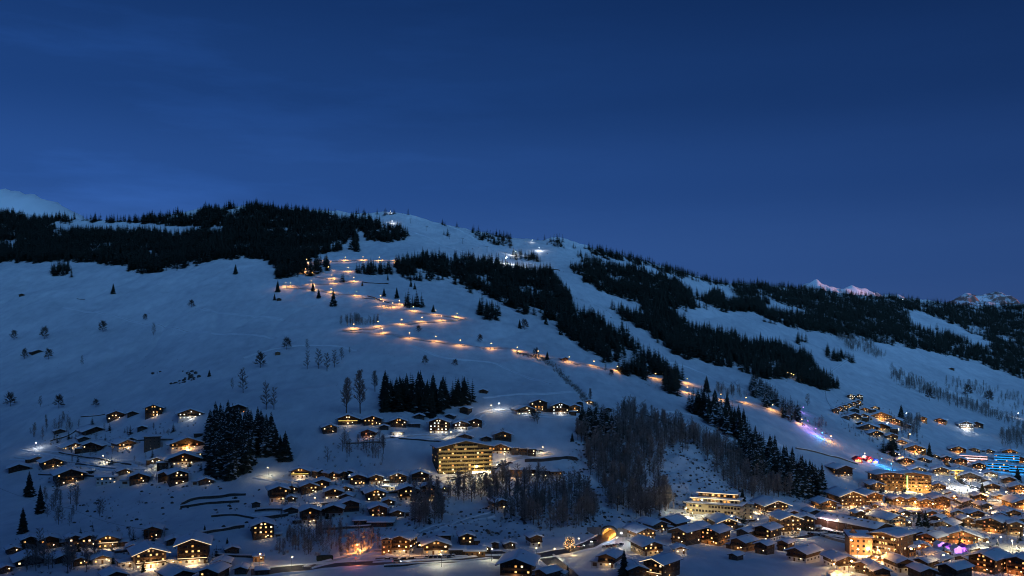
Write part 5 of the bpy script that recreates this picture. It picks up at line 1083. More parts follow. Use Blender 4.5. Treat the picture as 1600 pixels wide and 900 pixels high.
# ------------------------------------------------------------------ the big hotels, storey by storey
def slab_hotel(px, py, wpx, floors, a, label, depth, wall, rail, lit, glow, wcol, gable, sth=3.0, nwin=None, strip=None, name='hotel', group=None, roofm=ROOFM, side=True):
    """a long block: each storey has its own balcony, each opening is its own window"""
    global hcount; hcount += 1; rr = random.Random(hcount*17)
    p = at(px, py); ar = R(a); ca, sa = abs(math.cos(ar)), abs(math.sin(ar)); W = wpx*p.y/F/ca - depth*sa/ca*.0
    W = (wpx*p.y/F - depth*sa)/ca if a else wpx*p.y/F
    view = math.atan2(p.x, p.y); dirb = Vector((p.x, p.y, 0)).normalized(); c = Vector((p.x, p.y, 0)) + dirb*(depth/2*ca + W/2*sa)
    t = thing(name, label, 'hotel', (c.x, c.y, p.z), -view+ar, group); H = floors*sth; x0, x1, y0, y1 = -W/2, W/2, -depth/2, depth/2
    rise = W/2*gable
    m = MB()
    if gable: m.prism([(x0, -8), (x1, -8), (x1, H), (0, H+rise), (x0, H)], y0, y1)
    else: m.box(x0, x1, y0, y1, -8, H)
    obj('wall', m.mesh('w', [wall]), t)
    m = MB(); s_ = MB(); o_ = 1.6
    if gable:
        for sg in (-1, 1):
            q = [(0, y0-o_, H+rise+.03), (sg*(W/2+o_), y0-o_, H+.03-gable*o_), (sg*(W/2+o_), y1+o_, H+.03-gable*o_), (0, y1+o_, H+rise+.03)]
            if sg > 0: q = [q[0], q[3], q[2], q[1]]
            m.hexa(q + [(x, y, z+.35) for x, y, z in q]); q = [(x, y, z+.37) for x, y, z in q]
            snow_slab(s_, *(q if sg > 0 else q), .6, 10, 6) if sg > 0 else snow_slab(s_, q[3], q[2], q[1], q[0], .6, 6, 10)
    else:
        m.box(x0-o_, x1+o_, y0-o_, y1+o_, H, H+.4); snow_slab(s_, (x0-o_, y0-o_, H+.42), (x1+o_, y0-o_, H+.42), (x1+o_, y1+o_, H+.42), (x0-o_, y1+o_, H+.42), .6, 14, 6)
    rf = obj('roof', m.mesh('r', [roofm]), t); obj('roof_snow', s_.mesh('s', [SNOW], True), rf)
    nw = nwin or int(W/3.6); mix = LITMIX[wcol]
    for s in range(floors + (1 if gable and rise > 3.2 else 0)):
        z = s*sth; xe = W/2 if s < floors else W/2*.45
        if rail is not None and s >= 1:
            b = MB(); b.box(-xe+.3, xe-.3, y0-1.5, y0-.02, z-.14, z+.02); b.box(-xe+.3, xe-.3, y0-1.5, y0-1.42, z+.06, z+1.25)
            for k in range(nw//2+1): q = -xe+.4+(2*xe-.8)*k/(nw//2); b.box(q-.06, q+.06, y0-1.41, y0-.02, z+.03, z+2.0)
            bo = obj('balcony', b.mesh('b', [rail]), t)
        for i in range(nw if s < floors else nw//3):
            n_ = nw if s < floors else nw//3
            if rr.random() < .12: continue
            x = -xe+2*xe*(i+.5)/n_; on = rr.random() < lit
            obj('window', WIN_LIT[rr.choice(mix)] if on else WIN_DARK[0], t, (x, y0-.03, z+sth*.5), 0, (1.7, 1, 1.7))
        if side and abs(a) > 4 and s < floors:
            sg = -1 if a > 0 else 1
            for i in range(int(depth/4)): obj('window', WIN_LIT[rr.choice(mix)] if rr.random() < lit*.6 else WIN_DARK[0], t, (sg*(W/2+.03), y0+depth*(i+.5)/int(depth/4), z+sth*.5), sg*math.pi/2, (1.5, 1, 1.5))
    for k in range(glow[0]):
        x = -W/2 + W*(k+.5)/glow[0]; b = MB(); b.box(-.15, .15, -.3, 0, -.15, .15); ln = obj('wall_lamp', b.mesh('lamp', [BULB]), t, (x, y0-.04, sth*.85))
        lamp_light('lamp_light', ln, (0, -(glow[3] if len(glow) > 3 else 5.5), glow[4] if len(glow) > 4 else 1.5), glow[1], glow[2], .4)
    return t, W, H, rise
HOTEL_OLIVE = mat('olive_plaster', (.30, .24, .11), .85, (.36, .30, .15), .6, .1, 6)
t, W, H, rise = slab_hotel(722, 744, 96, 7, 12, 'huge seven-storey hotel with rows of ochre balconies under a wide snow gable', 24, mat('hotel_brown', (.06,.045,.025), .8, (.10,.075,.04), 1.5), mat('ochre_rail', (.42,.33,.13), .8, (.50,.40,.18), 2), .30, (5, 5200, (1, .72, .34), 15, 7), 'w', .22, 3.0, 13)  # its lights are added out in front to wash the facade
b = MB(); b.box(W*.12, W*.46, -12.6-1.2, -12.4, .6, 3.0); obj('lobby_glazing', b.mesh('lobby', [emit('lobby_glow', (1, .82, .52), 5, .5)]), t)
t, W, H, rise = slab_hotel(1118, 812, 92, 3, -14, 'pale cream hotel of stepped terraces below the bare bluff', 16, CREAM, None, .10, (4, 800, (1, .74, .36)), 'w', 0, 3.3, 17)
for k, (zz, dx, dy) in enumerate(((10.3, 3, 4.5), (13.9, 7, 8.0))):
    b = MB(); b.box(-W/2+dx, W/2-dx*.6, -8+dy, 8, zz, zz+3.0); lv = obj('terrace_storey', b.mesh('terrace', [CREAM if k == 0 else TIMBER[2]]), t)
    s_ = MB(); q = zz+3.02; snow_slab(s_, (-W/2+dx-1, -8+dy-1.6, q), (W/2-dx*.6+1, -8+dy-1.6, q), (W/2-dx*.6+1, 8.6, q), (-W/2+dx-1, 8.6, q), .6, 12, 4); obj('roof_snow', s_.mesh('s', [SNOW], True), lv)
    b = MB(); b.tube((-W/2+dx-1, -8+dy-1.7, q+.1), (W/2-dx*.6+1, -8+dy-1.7, q+.1), .14, .14, 4); obj('light_string', b.mesh('l', [STRIP]), lv)
    for i in range(12): obj('window', WIN_LIT[random.choice((0, 1, 3))] if random.random() < .6 else WIN_DARK[0], lv, (-W/2+dx+2+(W-dx*1.6-4)*i/11, -8+dy-.03, zz+1.5), 0, (1.8, 1, 1.7))
    lamp_light('lamp_light', lv, (0, -8+dy-3, zz+2.2), 900, (1, .75, .38), .4)
house(1169, 812, 17, 4, 0, 'pAfxc', .15, .3, 'pale side block at the right end of the terraced hotel', cat='hotel wing', name='hotel_wing', lr=.8, group=None)
t, W, H, rise = slab_hotel(1425, 768, 56, 5, 6, 'long ochre hotel with a green-lit stair strip in the centre', 16, OCHRE, TIMBER[2], .35, (4, 9000, (1, .72, .28)), 'a', .14, 3.0, 11)
b = MB(); b.box(-W*.16-.5, -W*.16+.5, -8-1.75, -8-1.55, 1.5, 14.5); obj('light_strip', b.mesh('strip', [STRIPG]), t)
t, W, H, rise = slab_hotel(1383, 767, 52, 5, 24, 'left wing of the long ochre hotel with small lit windows', 18, TIMBER[2], TIMBER[1], .45, (2, 5000, (1, .68, .26)), 'a', .14, 2.9, 7)
# hotel with the round corner tower
t, W, H, rise = slab_hotel(1393, 872, 64, 4, -28, 'terracotta hotel with a corner turret above a lit court', 20, TIMBER[1], TIMBER[0], .55, (4, 6000, (1, .66, .32)), 'w', .2, 3.1, 9)
p = at(1357, 872); 
b = MB(); b.box(-6.5, 6.5, -3, 12, -6, 9.6); tw = thing('hotel_wing', 'terracotta plastered wing with square windows left of the timber hotel', 'hotel wing', (p.x, p.y+14, p.z), -math.atan2(p.x, p.y)+R(12)); obj('wall', b.mesh('w', [OCHRE]), tw)
b = MB(); b.box(-7.3, 7.3, -4, 13, 9.6, 10.0); rf = obj('roof', b.mesh('r', [ROOFM]), tw); s_ = MB(); snow_slab(s_, (-7.3, -4, 10.02), (7.3, -4, 10.02), (7.3, 13, 11.2), (-7.3, 13, 11.2), .6, 8, 6); obj('roof_snow', s_.mesh('s', [SNOW], True), rf)
for s in range(3):
    for i in range(4): obj('window', WIN_LIT[0] if random.random() < .3 else WIN_DARK[0], tw, (-4.8+3.2*i, -3.03, 1.7+3.0*s), 0, (1.4, 1, 1.5))
lamp_light('lamp_light', obj('wall_lamp', DOOR, tw, (-2, -3.05, .2), 0, (1, 1, 2)), (0, -6, 1.2), 4500, (1, .62, .30), .4)  # a door stands in for the wall lamp; its light hangs out front
p = at(1343, 868); tu = thing('turret', 'round terracotta turret with a pointed cap at the hotel corner', 'turret', (p.x, p.y+11, p.z)); b = MB(); b.tube((0,0,-6), (0,0,11.5), 2.0, 2.0, 12); obj('wall', b.mesh('w', [OCHRE], True), tu)
b = MB(); b.tube((0,0,11.5), (0,0,14), 2.7, .1, 12); obj('roof', b.mesh('r', [OCHRE]), tu)
for s in range(3): obj('window', WIN_LIT[0], tu, (0, -2.02, 2.5+3.4*s), 0, (1.0, 1, 1.5))
# long hall with a row of roof lights
p = at(1345, 836); t = thing('long_hall', 'long dark hall with a row of roof lights in its snow', 'hall', (p.x, p.y+16, p.z), -math.atan2(p.x, p.y)+R(52)); Wd, Ld, Hh = 18, 52, 6.5
b = MB(); b.prism([(-Wd/2, -5), (Wd/2, -5), (Wd/2, Hh), (0, Hh+2.6), (-Wd/2, Hh)], -Ld/2, Ld/2); obj('wall', b.mesh('w', [TIMBER[0]]), t)
b = MB(); s_ = MB()
for sg in (-1, 1):
    q = [(0, -Ld/2-1.5, Hh+2.63), (sg*(Wd/2+1.5), -Ld/2-1.5, Hh-.40), (sg*(Wd/2+1.5), Ld/2+1.5, Hh-.40), (0, Ld/2+1.5, Hh+2.63)]
    if sg > 0: q = [q[0], q[3], q[2], q[1]]
    b.hexa(q + [(x, y, z+.3) for x, y, z in q]); q = [(x, y, z+.32) for x, y, z in q]
    snow_slab(s_, *(q if sg > 0 else (q[3], q[2], q[1], q[0])), .5, 8, 8)
rf = obj('roof', b.mesh('r', [ROOFM]), t); obj('roof_snow', s_.mesh('s', [SNOW], True), rf)
b = MB(); b.box(-.7, .7, -.7, .7, 0, .55); sk = b.mesh('roof_light', [METAL])
for k in range(9): obj('roof_light', sk, rf, (-3.5, -Ld/2+5+k*(Ld-10)/8, Hh+2.2), 0)
lamp_light('lamp_light', obj('wall_lamp', DOOR, t, (-Wd/2-.03, 6, 0), -math.pi/2, (2.2, 1, 2.6)), (0, -3, 3), 1500, (1, .75, .45), .3)  # the lamp object is a door; the light sits off the wall
# pink and blue lit hotels on the right
def lit_block(px, py, wpx, floors, a, label, strip, colr, power, wall=TIMBER[3], depth=14, name='hotel'):
    t, W, H, rise = slab_hotel(px, py, wpx, floors, a, label, depth, wall, None, .30, (0, 0, None), 'a', 0, 3.0, None, None, name)
    for s in range(1, floors+1):
        b = MB(); b.box(-W/2-.6, W/2+.6, -depth/2-1.3, -depth/2-.04, s*3.0-.5, s*3.0-.12, 0); b.box(-W/2-.6, W/2+.6, -depth/2-1.5, -depth/2-1.3, s*3.0-.45, s*3.0-.02+(.5 if s < floors else 0), 1)
        obj('balcony', b.mesh('balc', [CONC, strip]), t)
    ln = MB(); ln.box(-.2, .2, -.3, 0, -.2, .2); lo_ = obj('wall_lamp', ln.mesh('lamp', [strip]), t, (0, -depth/2-.05, H*.6))
    lamp_light('lamp_light', lo_, (-W*.22, -6, -1), power, colr, .5); lamp_light('lamp_light', lo_, (W*.22, -6, -1), power, colr, .5)
lit_block(1522, 724, 40, 3, -6, 'white hotel with pink-white lit balconies beside the blue hotel', STRIPK, (1, .72, .70), 4000)
lit_block(1556, 736, 38, 3, 4, 'long hotel with blue light strips, left of the two blue ones', STRIPB, (.03, .38, 1), 2500)
lit_block(1592, 740, 30, 3, 6, 'right blue-lit hotel at the picture border', STRIPB, (.03, .38, 1), 2500)
lit_block(1573, 722, 34, 3, 0, 'upper blue-lit hotel behind the two lower blue ones', STRIPB, (.03, .38, 1), 4000)
lit_block(1500, 744, 34, 2, 4, 'low building with yellow-lit bands under the pink-lit hotel', STRIPY, (1, .72, .2), 4000, OCHRE, 12, 'shop_house')
# ------------------------------------------------------------------ roads, lanes, walls
def pline(pts, step=4.0):
    w_ = [at(*p) for p in pts]; r = []
    for k in range(len(w_)-1):                               # Catmull-Rom through the points
        p0, p1, p2, p3 = w_[max(k-1, 0)], w_[k], w_[k+1], w_[min(k+2, len(w_)-1)]; n = max(2, int((p2-p1).length/step))
        for i in range(n):
            u = i/n; q = .5*((2*p1)+(p2-p0)*u+(2*p0-5*p1+4*p2-p3)*u*u+(3*p1-p0-3*p2+p3)*u**3); r.append(Vector((q.x, q.y, 0)))
    r.append(Vector((w_[-1].x, w_[-1].y, 0))); return r
def ribbon(name, pts, width, m, off=.22, edge=True):
    c = pline(pts); b = MB(); n = 5
    for i, p in enumerate(c):
        d = (c[min(i+1, len(c)-1)]-c[max(i-1, 0)]).normalized(); s_ = Vector((-d.y, d.x, 0)); zc = zat(p.x, p.y)
        for k in range(n+1):
            q = p+s_*(k/n-.5)*width; b.v.append((q.x, q.y, max(zat(q.x, q.y), zc-.6)+off))
    for i in range(len(c)-1):
        for k in range(n): a_ = i*(n+1)+k; b.f.append((a_, a_+1, a_+n+2, a_+n+1)); b.m.append(0)
    tag(obj(name, b.mesh(name, [m], True)), kind='structure')
    if edge:                                                  # ploughed banks along both edges
        e = MB()
        for sg in (-1, 1):
            b0 = len(e.v)
            for i, p in enumerate(c):
                d = (c[min(i+1, len(c)-1)]-c[max(i-1, 0)]).normalized(); s_ = Vector((-d.y, d.x, 0))*sg; hh = .55+.35*float(pnoise(p.x/3, p.y/3, 77))
                for o_, z_ in ((0, off-.1), (.35, off+hh), (1.0, off+hh*.9), (1.8, -.1)):
                    q = p+s_*(width/2+o_); e.v.append((q.x, q.y, zat(q.x, q.y)+z_))
            for i in range(len(c)-1):
                for k in range(3):
                    a_ = b0+i*4+k; f_ = (a_, a_+1, a_+5, a_+4); e.f.append(f_ if sg < 0 else f_[::-1]); e.m.append(0)
        tag(obj('snow_bank', e.mesh('snow_bank', [SNOW], True)), kind='structure')
ribbon('valley_road', [(392,895),(440,891),(520,884),(600,880),(680,877),(750,873),(800,871),(850,868),(890,861),(920,852),(945,840),(953,832)], 12, ASPH)
ribbon('parking_strip', [(585,876),(650,873),(720,869),(790,864)], 8, ASPH, .3)
ribbon('side_road', [(848,868),(862,878),(876,890),(890,905)], 11, ASPH, .27)
ribbon('hotel_drive', [(684,752),(712,745),(740,739),(764,731),(790,722),(815,715),(850,711),(862,708)], 6, PACKED)
ribbon('lane', [(35,701),(62,706),(110,713),(160,720),(215,724),(250,736),(258,745)], 4.5, PACKED)
ribbon('lane', [(20,716),(60,719),(120,724),(165,731),(225,735)], 3.5, PACKED)
ribbon('lane', [(800,641),(765,643),(745,652),(752,665),(700,680),(620,684),(560,690)], 4, PACKED)
ribbon('lane', [(645,838),(690,822),(735,812),(770,803)], 4, PACKED)
ribbon('lane', [(400,745),(440,752),(545,762),(605,772)], 4, PACKED)
ribbon('lane', [(395,802),(470,797),(500,792),(545,785)], 4, PACKED)
ribbon('lane', [(480,888),(540,872),(560,866),(600,862),(640,872)], 5, PACKED)
ribbon('lane', [(800,641),(850,650),(930,648),(960,646)], 4, PACKED)
ribbon('village_street', [(1080,818),(1140,828),(1180,826),(1230,842),(1290,834),(1330,840)], 6, ASPH)
ribbon('village_street', [(1448,705),(1470,715),(1485,733),(1500,752),(1530,764),(1570,776),(1620,790)], 6, ASPH)
ribbon('village_street', [(1380,800),(1420,802),(1460,806),(1510,790),(1560,784),(1610,786)], 7, ASPH)
ribbon('village_street', [(1440,870),(1490,884),(1530,876)], 5, PACKED)
ribbon('lane', [(1400,690),(1425,700),(1440,712),(1450,706)], 4, PACKED)
# groomed tracks of the lamp-lit run (they lie in the snow, barely darker)
for pts in ([(620,407.5),(593,408),(567,407.5),(540,408),(511,409.5),(480,412)], [(480,412),(470,425),(488,432),(519,436),(552,440.5)], [(552,440.5),(522,443),(486,445),(447,448)], [(447,449),(491,453),(518,457),(556,462),(593,468),(625,476)], [(625,476),(598,479),(613,481),(646,487),(680,492),(715,497),(728,497.5)], [(728,498),(690,501),(658,503),(627,507),(592,511),(554,515),(535,516)], [(535,516),(596,522),(640,528),(680,533),(719,538.5),(766,544),(808,550),(841,556),(888,565),(928,572),(966,580),(1024,592),(1074,600),(1125,624),(1164,630),(1206,641),(1254,664)]):
    ribbon('piste_track', pts, 9, PACKED, .12, False)
for pts in ([(305,482),(350,489),(400,496),(445,500)], [(755,622),(800,617),(860,615),(905,617)], [(380,560),(430,545),(500,540),(560,548)], [(1440,602),(1420,585),(1395,570),(1360,545)], [(1000,640),(1080,648),(1150,672),(1230,700)], [(640,540),(700,560),(780,570),(860,600)], [(700,350),(740,372),(790,400),(850,420),(900,450),(960,495)], [(590,345),(660,368),(730,395),(800,402)], [(1020,560),(1090,580),(1180,620)], [(1330,560),(1300,580),(1290,620),(1320,660)], [(100,480),(200,500),(330,520),(430,528)], [(850,640),(930,655),(960,670)], [(1040,660),(1100,670),(1200,715),(1290,740)]):
    ribbon('ski_track', pts, 1.6, PACKED, .06, True)
def wall(pts, h, label, m=STONE, th=.6, name='retaining_wall', cat='wall', snow=.65, cap=True):
    c = pline(pts, 3.0); b = MB(); s_ = MB(); base = Vector((c[0].x, c[0].y, zat(c[0].x, c[0].y)))
    for mb, lo_, hi_, t_ in ((b, -1.5, h, th), (s_, h+.01, h+snow, th+.12)):
        n0 = len(mb.v)
        for i, p in enumerate(c):
            d = (c[min(i+1, len(c)-1)]-c[max(i-1, 0)]).normalized(); q = Vector((-d.y, d.x, 0))*t_/2; z = zat(p.x, p.y)
            for sg, zz in ((-1, lo_), (1, lo_), (1, hi_), (-1, hi_)): v = p+q*sg; mb.v.append((v.x-base.x, v.y-base.y, z+(zz if zz < 0 else zz-h*.45*(.5+.5*float(pnoise(p.x/9, p.y/9, 91))))-base.z))
        for i in range(len(c)-1):
            for k in range(4): a_ = n0+i*4; mb.f.append((a_+k, a_+(k+1)%4, a_+4+(k+1)%4, a_+4+k)); mb.m.append(0)
        for a_ in (n0, n0+4*(len(c)-1)): mb.f.append((a_, a_+1, a_+2, a_+3)); mb.m.append(0)
    t = thing(name, label, cat, base); obj('masonry' if m is STONE else 'boards', b.mesh('wall', [m]), t)
    if cap: obj('snow_cap', s_.mesh('cap', [SNOW], True), t)
wall([(284,789),(305,781),(350,777),(384,774)], 2.2, 'upper of two long terrace walls on the lower left slope')
wall([(282,794),(322,788),(374,785)], 2.0, 'lower of two long terrace walls on the lower left slope')
wall([(314,836),(345,830),(382,824)], 2.2, 'dark retaining wall behind the tall lower left hotel')
wall([(398,800),(430,798),(464,797)], 2.0, 'long straight wall below the three-storey orange-lit chalet')
wall([(398,813),(425,810),(450,806)], 2.2, 'rough lower wall left of the balconied chalet')
wall([(92,708),(130,715),(172,722),(205,727)], 1.5, 'dark stone wall along the upper lane of the left hamlet')
wall([(118,726),(160,732),(195,735)], 1.5, 'dark stone wall along the lower lane of the left hamlet')
wall([(78,690),(105,682),(122,672)], 1.4, 'dark wall climbing above the upper left lane')
wall([(126,652),(165,648)], 1.0, 'short dark fence behind the topmost left chalet', TIMBER[0], .25, 'wooden_fence', 'fence')
wall([(820,722),(850,721),(868,719),(885,717),(902,720)], 3.2, 'dark earth-filled wall under the hotel drive terrace')
wall([(610,684),(640,687),(700,693),(716,695)], 1.2, 'low dark wall across the snow above the large hotel')
wall([(1243,701),(1265,705),(1300,714),(1340,726)], 1.6, 'long dark snow fence along the slope below the blue slide', TIMBER[3], .3, 'snow_fence', 'fence')
wall([(574,463),(590,468),(608,473)], 1.6, 'dark snow fence on the fourth zigzag leg', TIMBER[0], .3, 'snow_fence', 'fence')
wall([(566,441),(585,443),(607,444)], 1.6, 'ragged dark snow fence between the upper zigzag legs', TIMBER[0], .3, 'snow_fence', 'fence', .35, True)
wall([(974,641),(1010,650),(1040,660),(1066,670)], 1.4, 'long dark fence running down into the ravine wood', TIMBER[0], .3, 'wooden_fence', 'fence')
wall([(1172,612),(1150,600),(1152,594)], .8, 'pale edge of a terrain-park mound on the piste', SNOW, 1.4, 'snow_mound', 'mound')
wall([(855,421),(875,423)], 2.2, 'dark snow fence under the floodlit ski run', TIMBER[0], .4, 'snow_fence', 'fence')
wall([(120,467),(133,468)], 1.2, 'short dark fence high on the left snowfield', TIMBER[0], .3, 'wooden_fence', 'fence', .2)
wall([(478,790),(520,788),(560,786)], 1.6, 'dark wall under the dark chalet row of the middle hamlet')
wall([(596,772),(640,770),(690,768)], 1.6, 'dark wall behind the white-based chalet')
wall([(505,828),(545,826),(580,824)], 1.8, 'dark wall along the upper edge of the thicket')
wall([(330,808),(370,806),(400,812)], 1.6, 'rough dark wall on the snow right of the terrace walls')
wall([(60,742),(95,744),(150,745)], 1.3, 'dark wall behind the modern white house')
wall([(210,690),(260,688),(300,690)], 1.2, 'dark wall above the orange-lit inn')
wall([(150,868),(200,862)], 1.6, 'dark wall left of the bright restaurant')
wall([(340,870),(400,872)], 1.8, 'dark wall right of the tall lower left hotel')
wall([(540,694),(600,692)], 1.2, 'dark wall below the middle slope chalets')
wall([(700,748),(730,742),(752,735)], 1.0, 'parapet along the lower edge of the hotel drive', STONE)
wall([(600,886),(700,881),(770,876)], 1.2, 'dark wall along the lower side of the valley road', STONE)
wall([(495,876),(520,874)], 3.0, 'black clipped hedge above the valley road', NEEDLE, 3.0, 'hedge', 'hedge', .2, False)
wall([(1283,838),(1305,845),(1332,852)], 2.4, 'colonnaded snow-topped wall round the village court', CONC)
# ------------------------------------------------------------------ lamps
pm_ = MB(); pm_.tube((0,0,-1), (0,0,5.6), .09, .06, 6); pm_.tube((0,0,5.5), (.9,0,5.75), .05, .05, 5); POLE = pm_.mesh('pole', [METAL])
def head_mesh(m, r=.28): b = MB(); b.box(.55, 1.15, -r, r, 5.72, 5.82, 0); b.ball((.85, 0, 5.62), r, 1, 8, 5, .7); return b.mesh('lamp_head', [METAL, m])
HEADS = {'f': head_mesh(BULBO, .5), 'o': head_mesh(BULBO, .42), 'w': head_mesh(BULB, .34), 'c': head_mesh(BULBW, .40), 'b': head_mesh(STRIPB, .5), 'p': head_mesh(STRIPP, .5), 'r': head_mesh(STRIPR, .5)}
COLR = {'o': (1, .44, .10), 'w': (1, .70, .36), 'c': (.93, .97, 1), 'b': (.05, .40, 1), 'p': (.40, .22, 1), 'f': (1, .33, .06), 'r': (1, .20, .10), 'y': (1, .86, .52), 'k': (1, .62, .66)}
def lamp(name, px, py, power, col, label, group=None, sc=1.0, cat='lamp', spot=None):
    p = at(px, py); t = thing(name, label, cat, p, random.uniform(0, 6.28), group)
    obj('pole', POLE, t, scale=(sc,)*3); hd = obj('lamp_head', HEADS.get(col, HEADS['w']), t, scale=(sc,)*3)
    lamp_light('lamp_light', hd, (.85, 0, 5.15), power, COLR[col], .3, spot)
ORD = ['leftmost', 'second', 'third', 'fourth', 'fifth', 'sixth', 'seventh', 'eighth', 'ninth', 'tenth', 'eleventh', 'twelfth']
LEGS = [('topmost leg of the lit zigzag run', [(480,411),(511,408.5),(540.5,407.5),(567,407),(593,407.5),(619,407.5)], 1.0),
 ('second leg of the lit zigzag run', [(477.5,426),(488,431.5),(513,423),(519.5,436),(543,424),(552,440)], 1.0),
 ('third leg of the lit zigzag run', [(447,448),(453,448.5),(486,445),(522.6,443)], 1.0),
 ('fourth leg of the lit zigzag run', [(491,453.5),(518,457.5),(556.5,462.5),(593.5,469),(625,476.5)], 1.0),
 ('short fifth leg of the lit zigzag run', [(598.5,478.5),(613,480.5),(646.6,486.5),(680,492.5),(715,497)], 1.0),
 ('sixth leg of the lit zigzag run', [(554,514.5),(592,510.5),(627,507),(658.5,503.5),(690,501.5)], 1.2),
 ('long bottom leg of the lit zigzag run', [(596,521.5),(640,528.5),(680,534),(719,540),(766.7,545),(808.5,551),(841,557),(888.5,566),(928,573),(966,581)], 1.0),
 ('lower lamp-lit track through the trees', [(1024,592),(1074.7,600),(1074,614),(1125,625),(1164.5,630),(1206,641),(1254,664)], 1.15)]
for name, pts, pw in LEGS:
    xs = sorted(q[0] for q in pts)
    for (x, y) in pts: d_ = at(x, y).y; lamp('piste_lamp', x, y, 11500*pw*(d_/1200)**1.0, 'o', f'{ORD[xs.index(x)]} glowing lamp{"" if xs.index(x)==0 else " from the left"} on the {name}', 'lamps of the lit run', 1.15, 'lamp', R(164))
for k, (x, y) in enumerate(((1219,584),(1224,585),(1230,586),(1236,588),(1241,589.5),(1246,591.5),(1251,594))): lamp('piste_lamp', x, y+2, 250, 'o', f'{ORD[k]} small lamp{"" if k==0 else " from the left"} in the string on the right piste edge', 'lamp string on the right piste', 1.0)
for x, y, pw, lb, sc in ((790,413,90000,'brightest white floodlight on the ski run above the diagonal wood',2.4),(805,400,34000,'white floodlight just above the brightest one on the ski run',1.6),(843,392.5,16000,'white piste lamp below the rounded summit',1.3),(612,350,9000,'white lamp near the summit ridge',1.2),(832,379,2500,'small white lamp at the clump on the skyline',1.0),(820,424,14000,'white lamp lower on the floodlit run',1.2),(610,333.5,1500,'tiny lamp on the main summit',1.0),(1410,471,1200,'tiny lamp in the gap of the far right wood',1.2)):
    lamp('floodlight_mast', x, y, pw, 'c', lb, 'floodlights of the ski run', sc, 'floodlight')
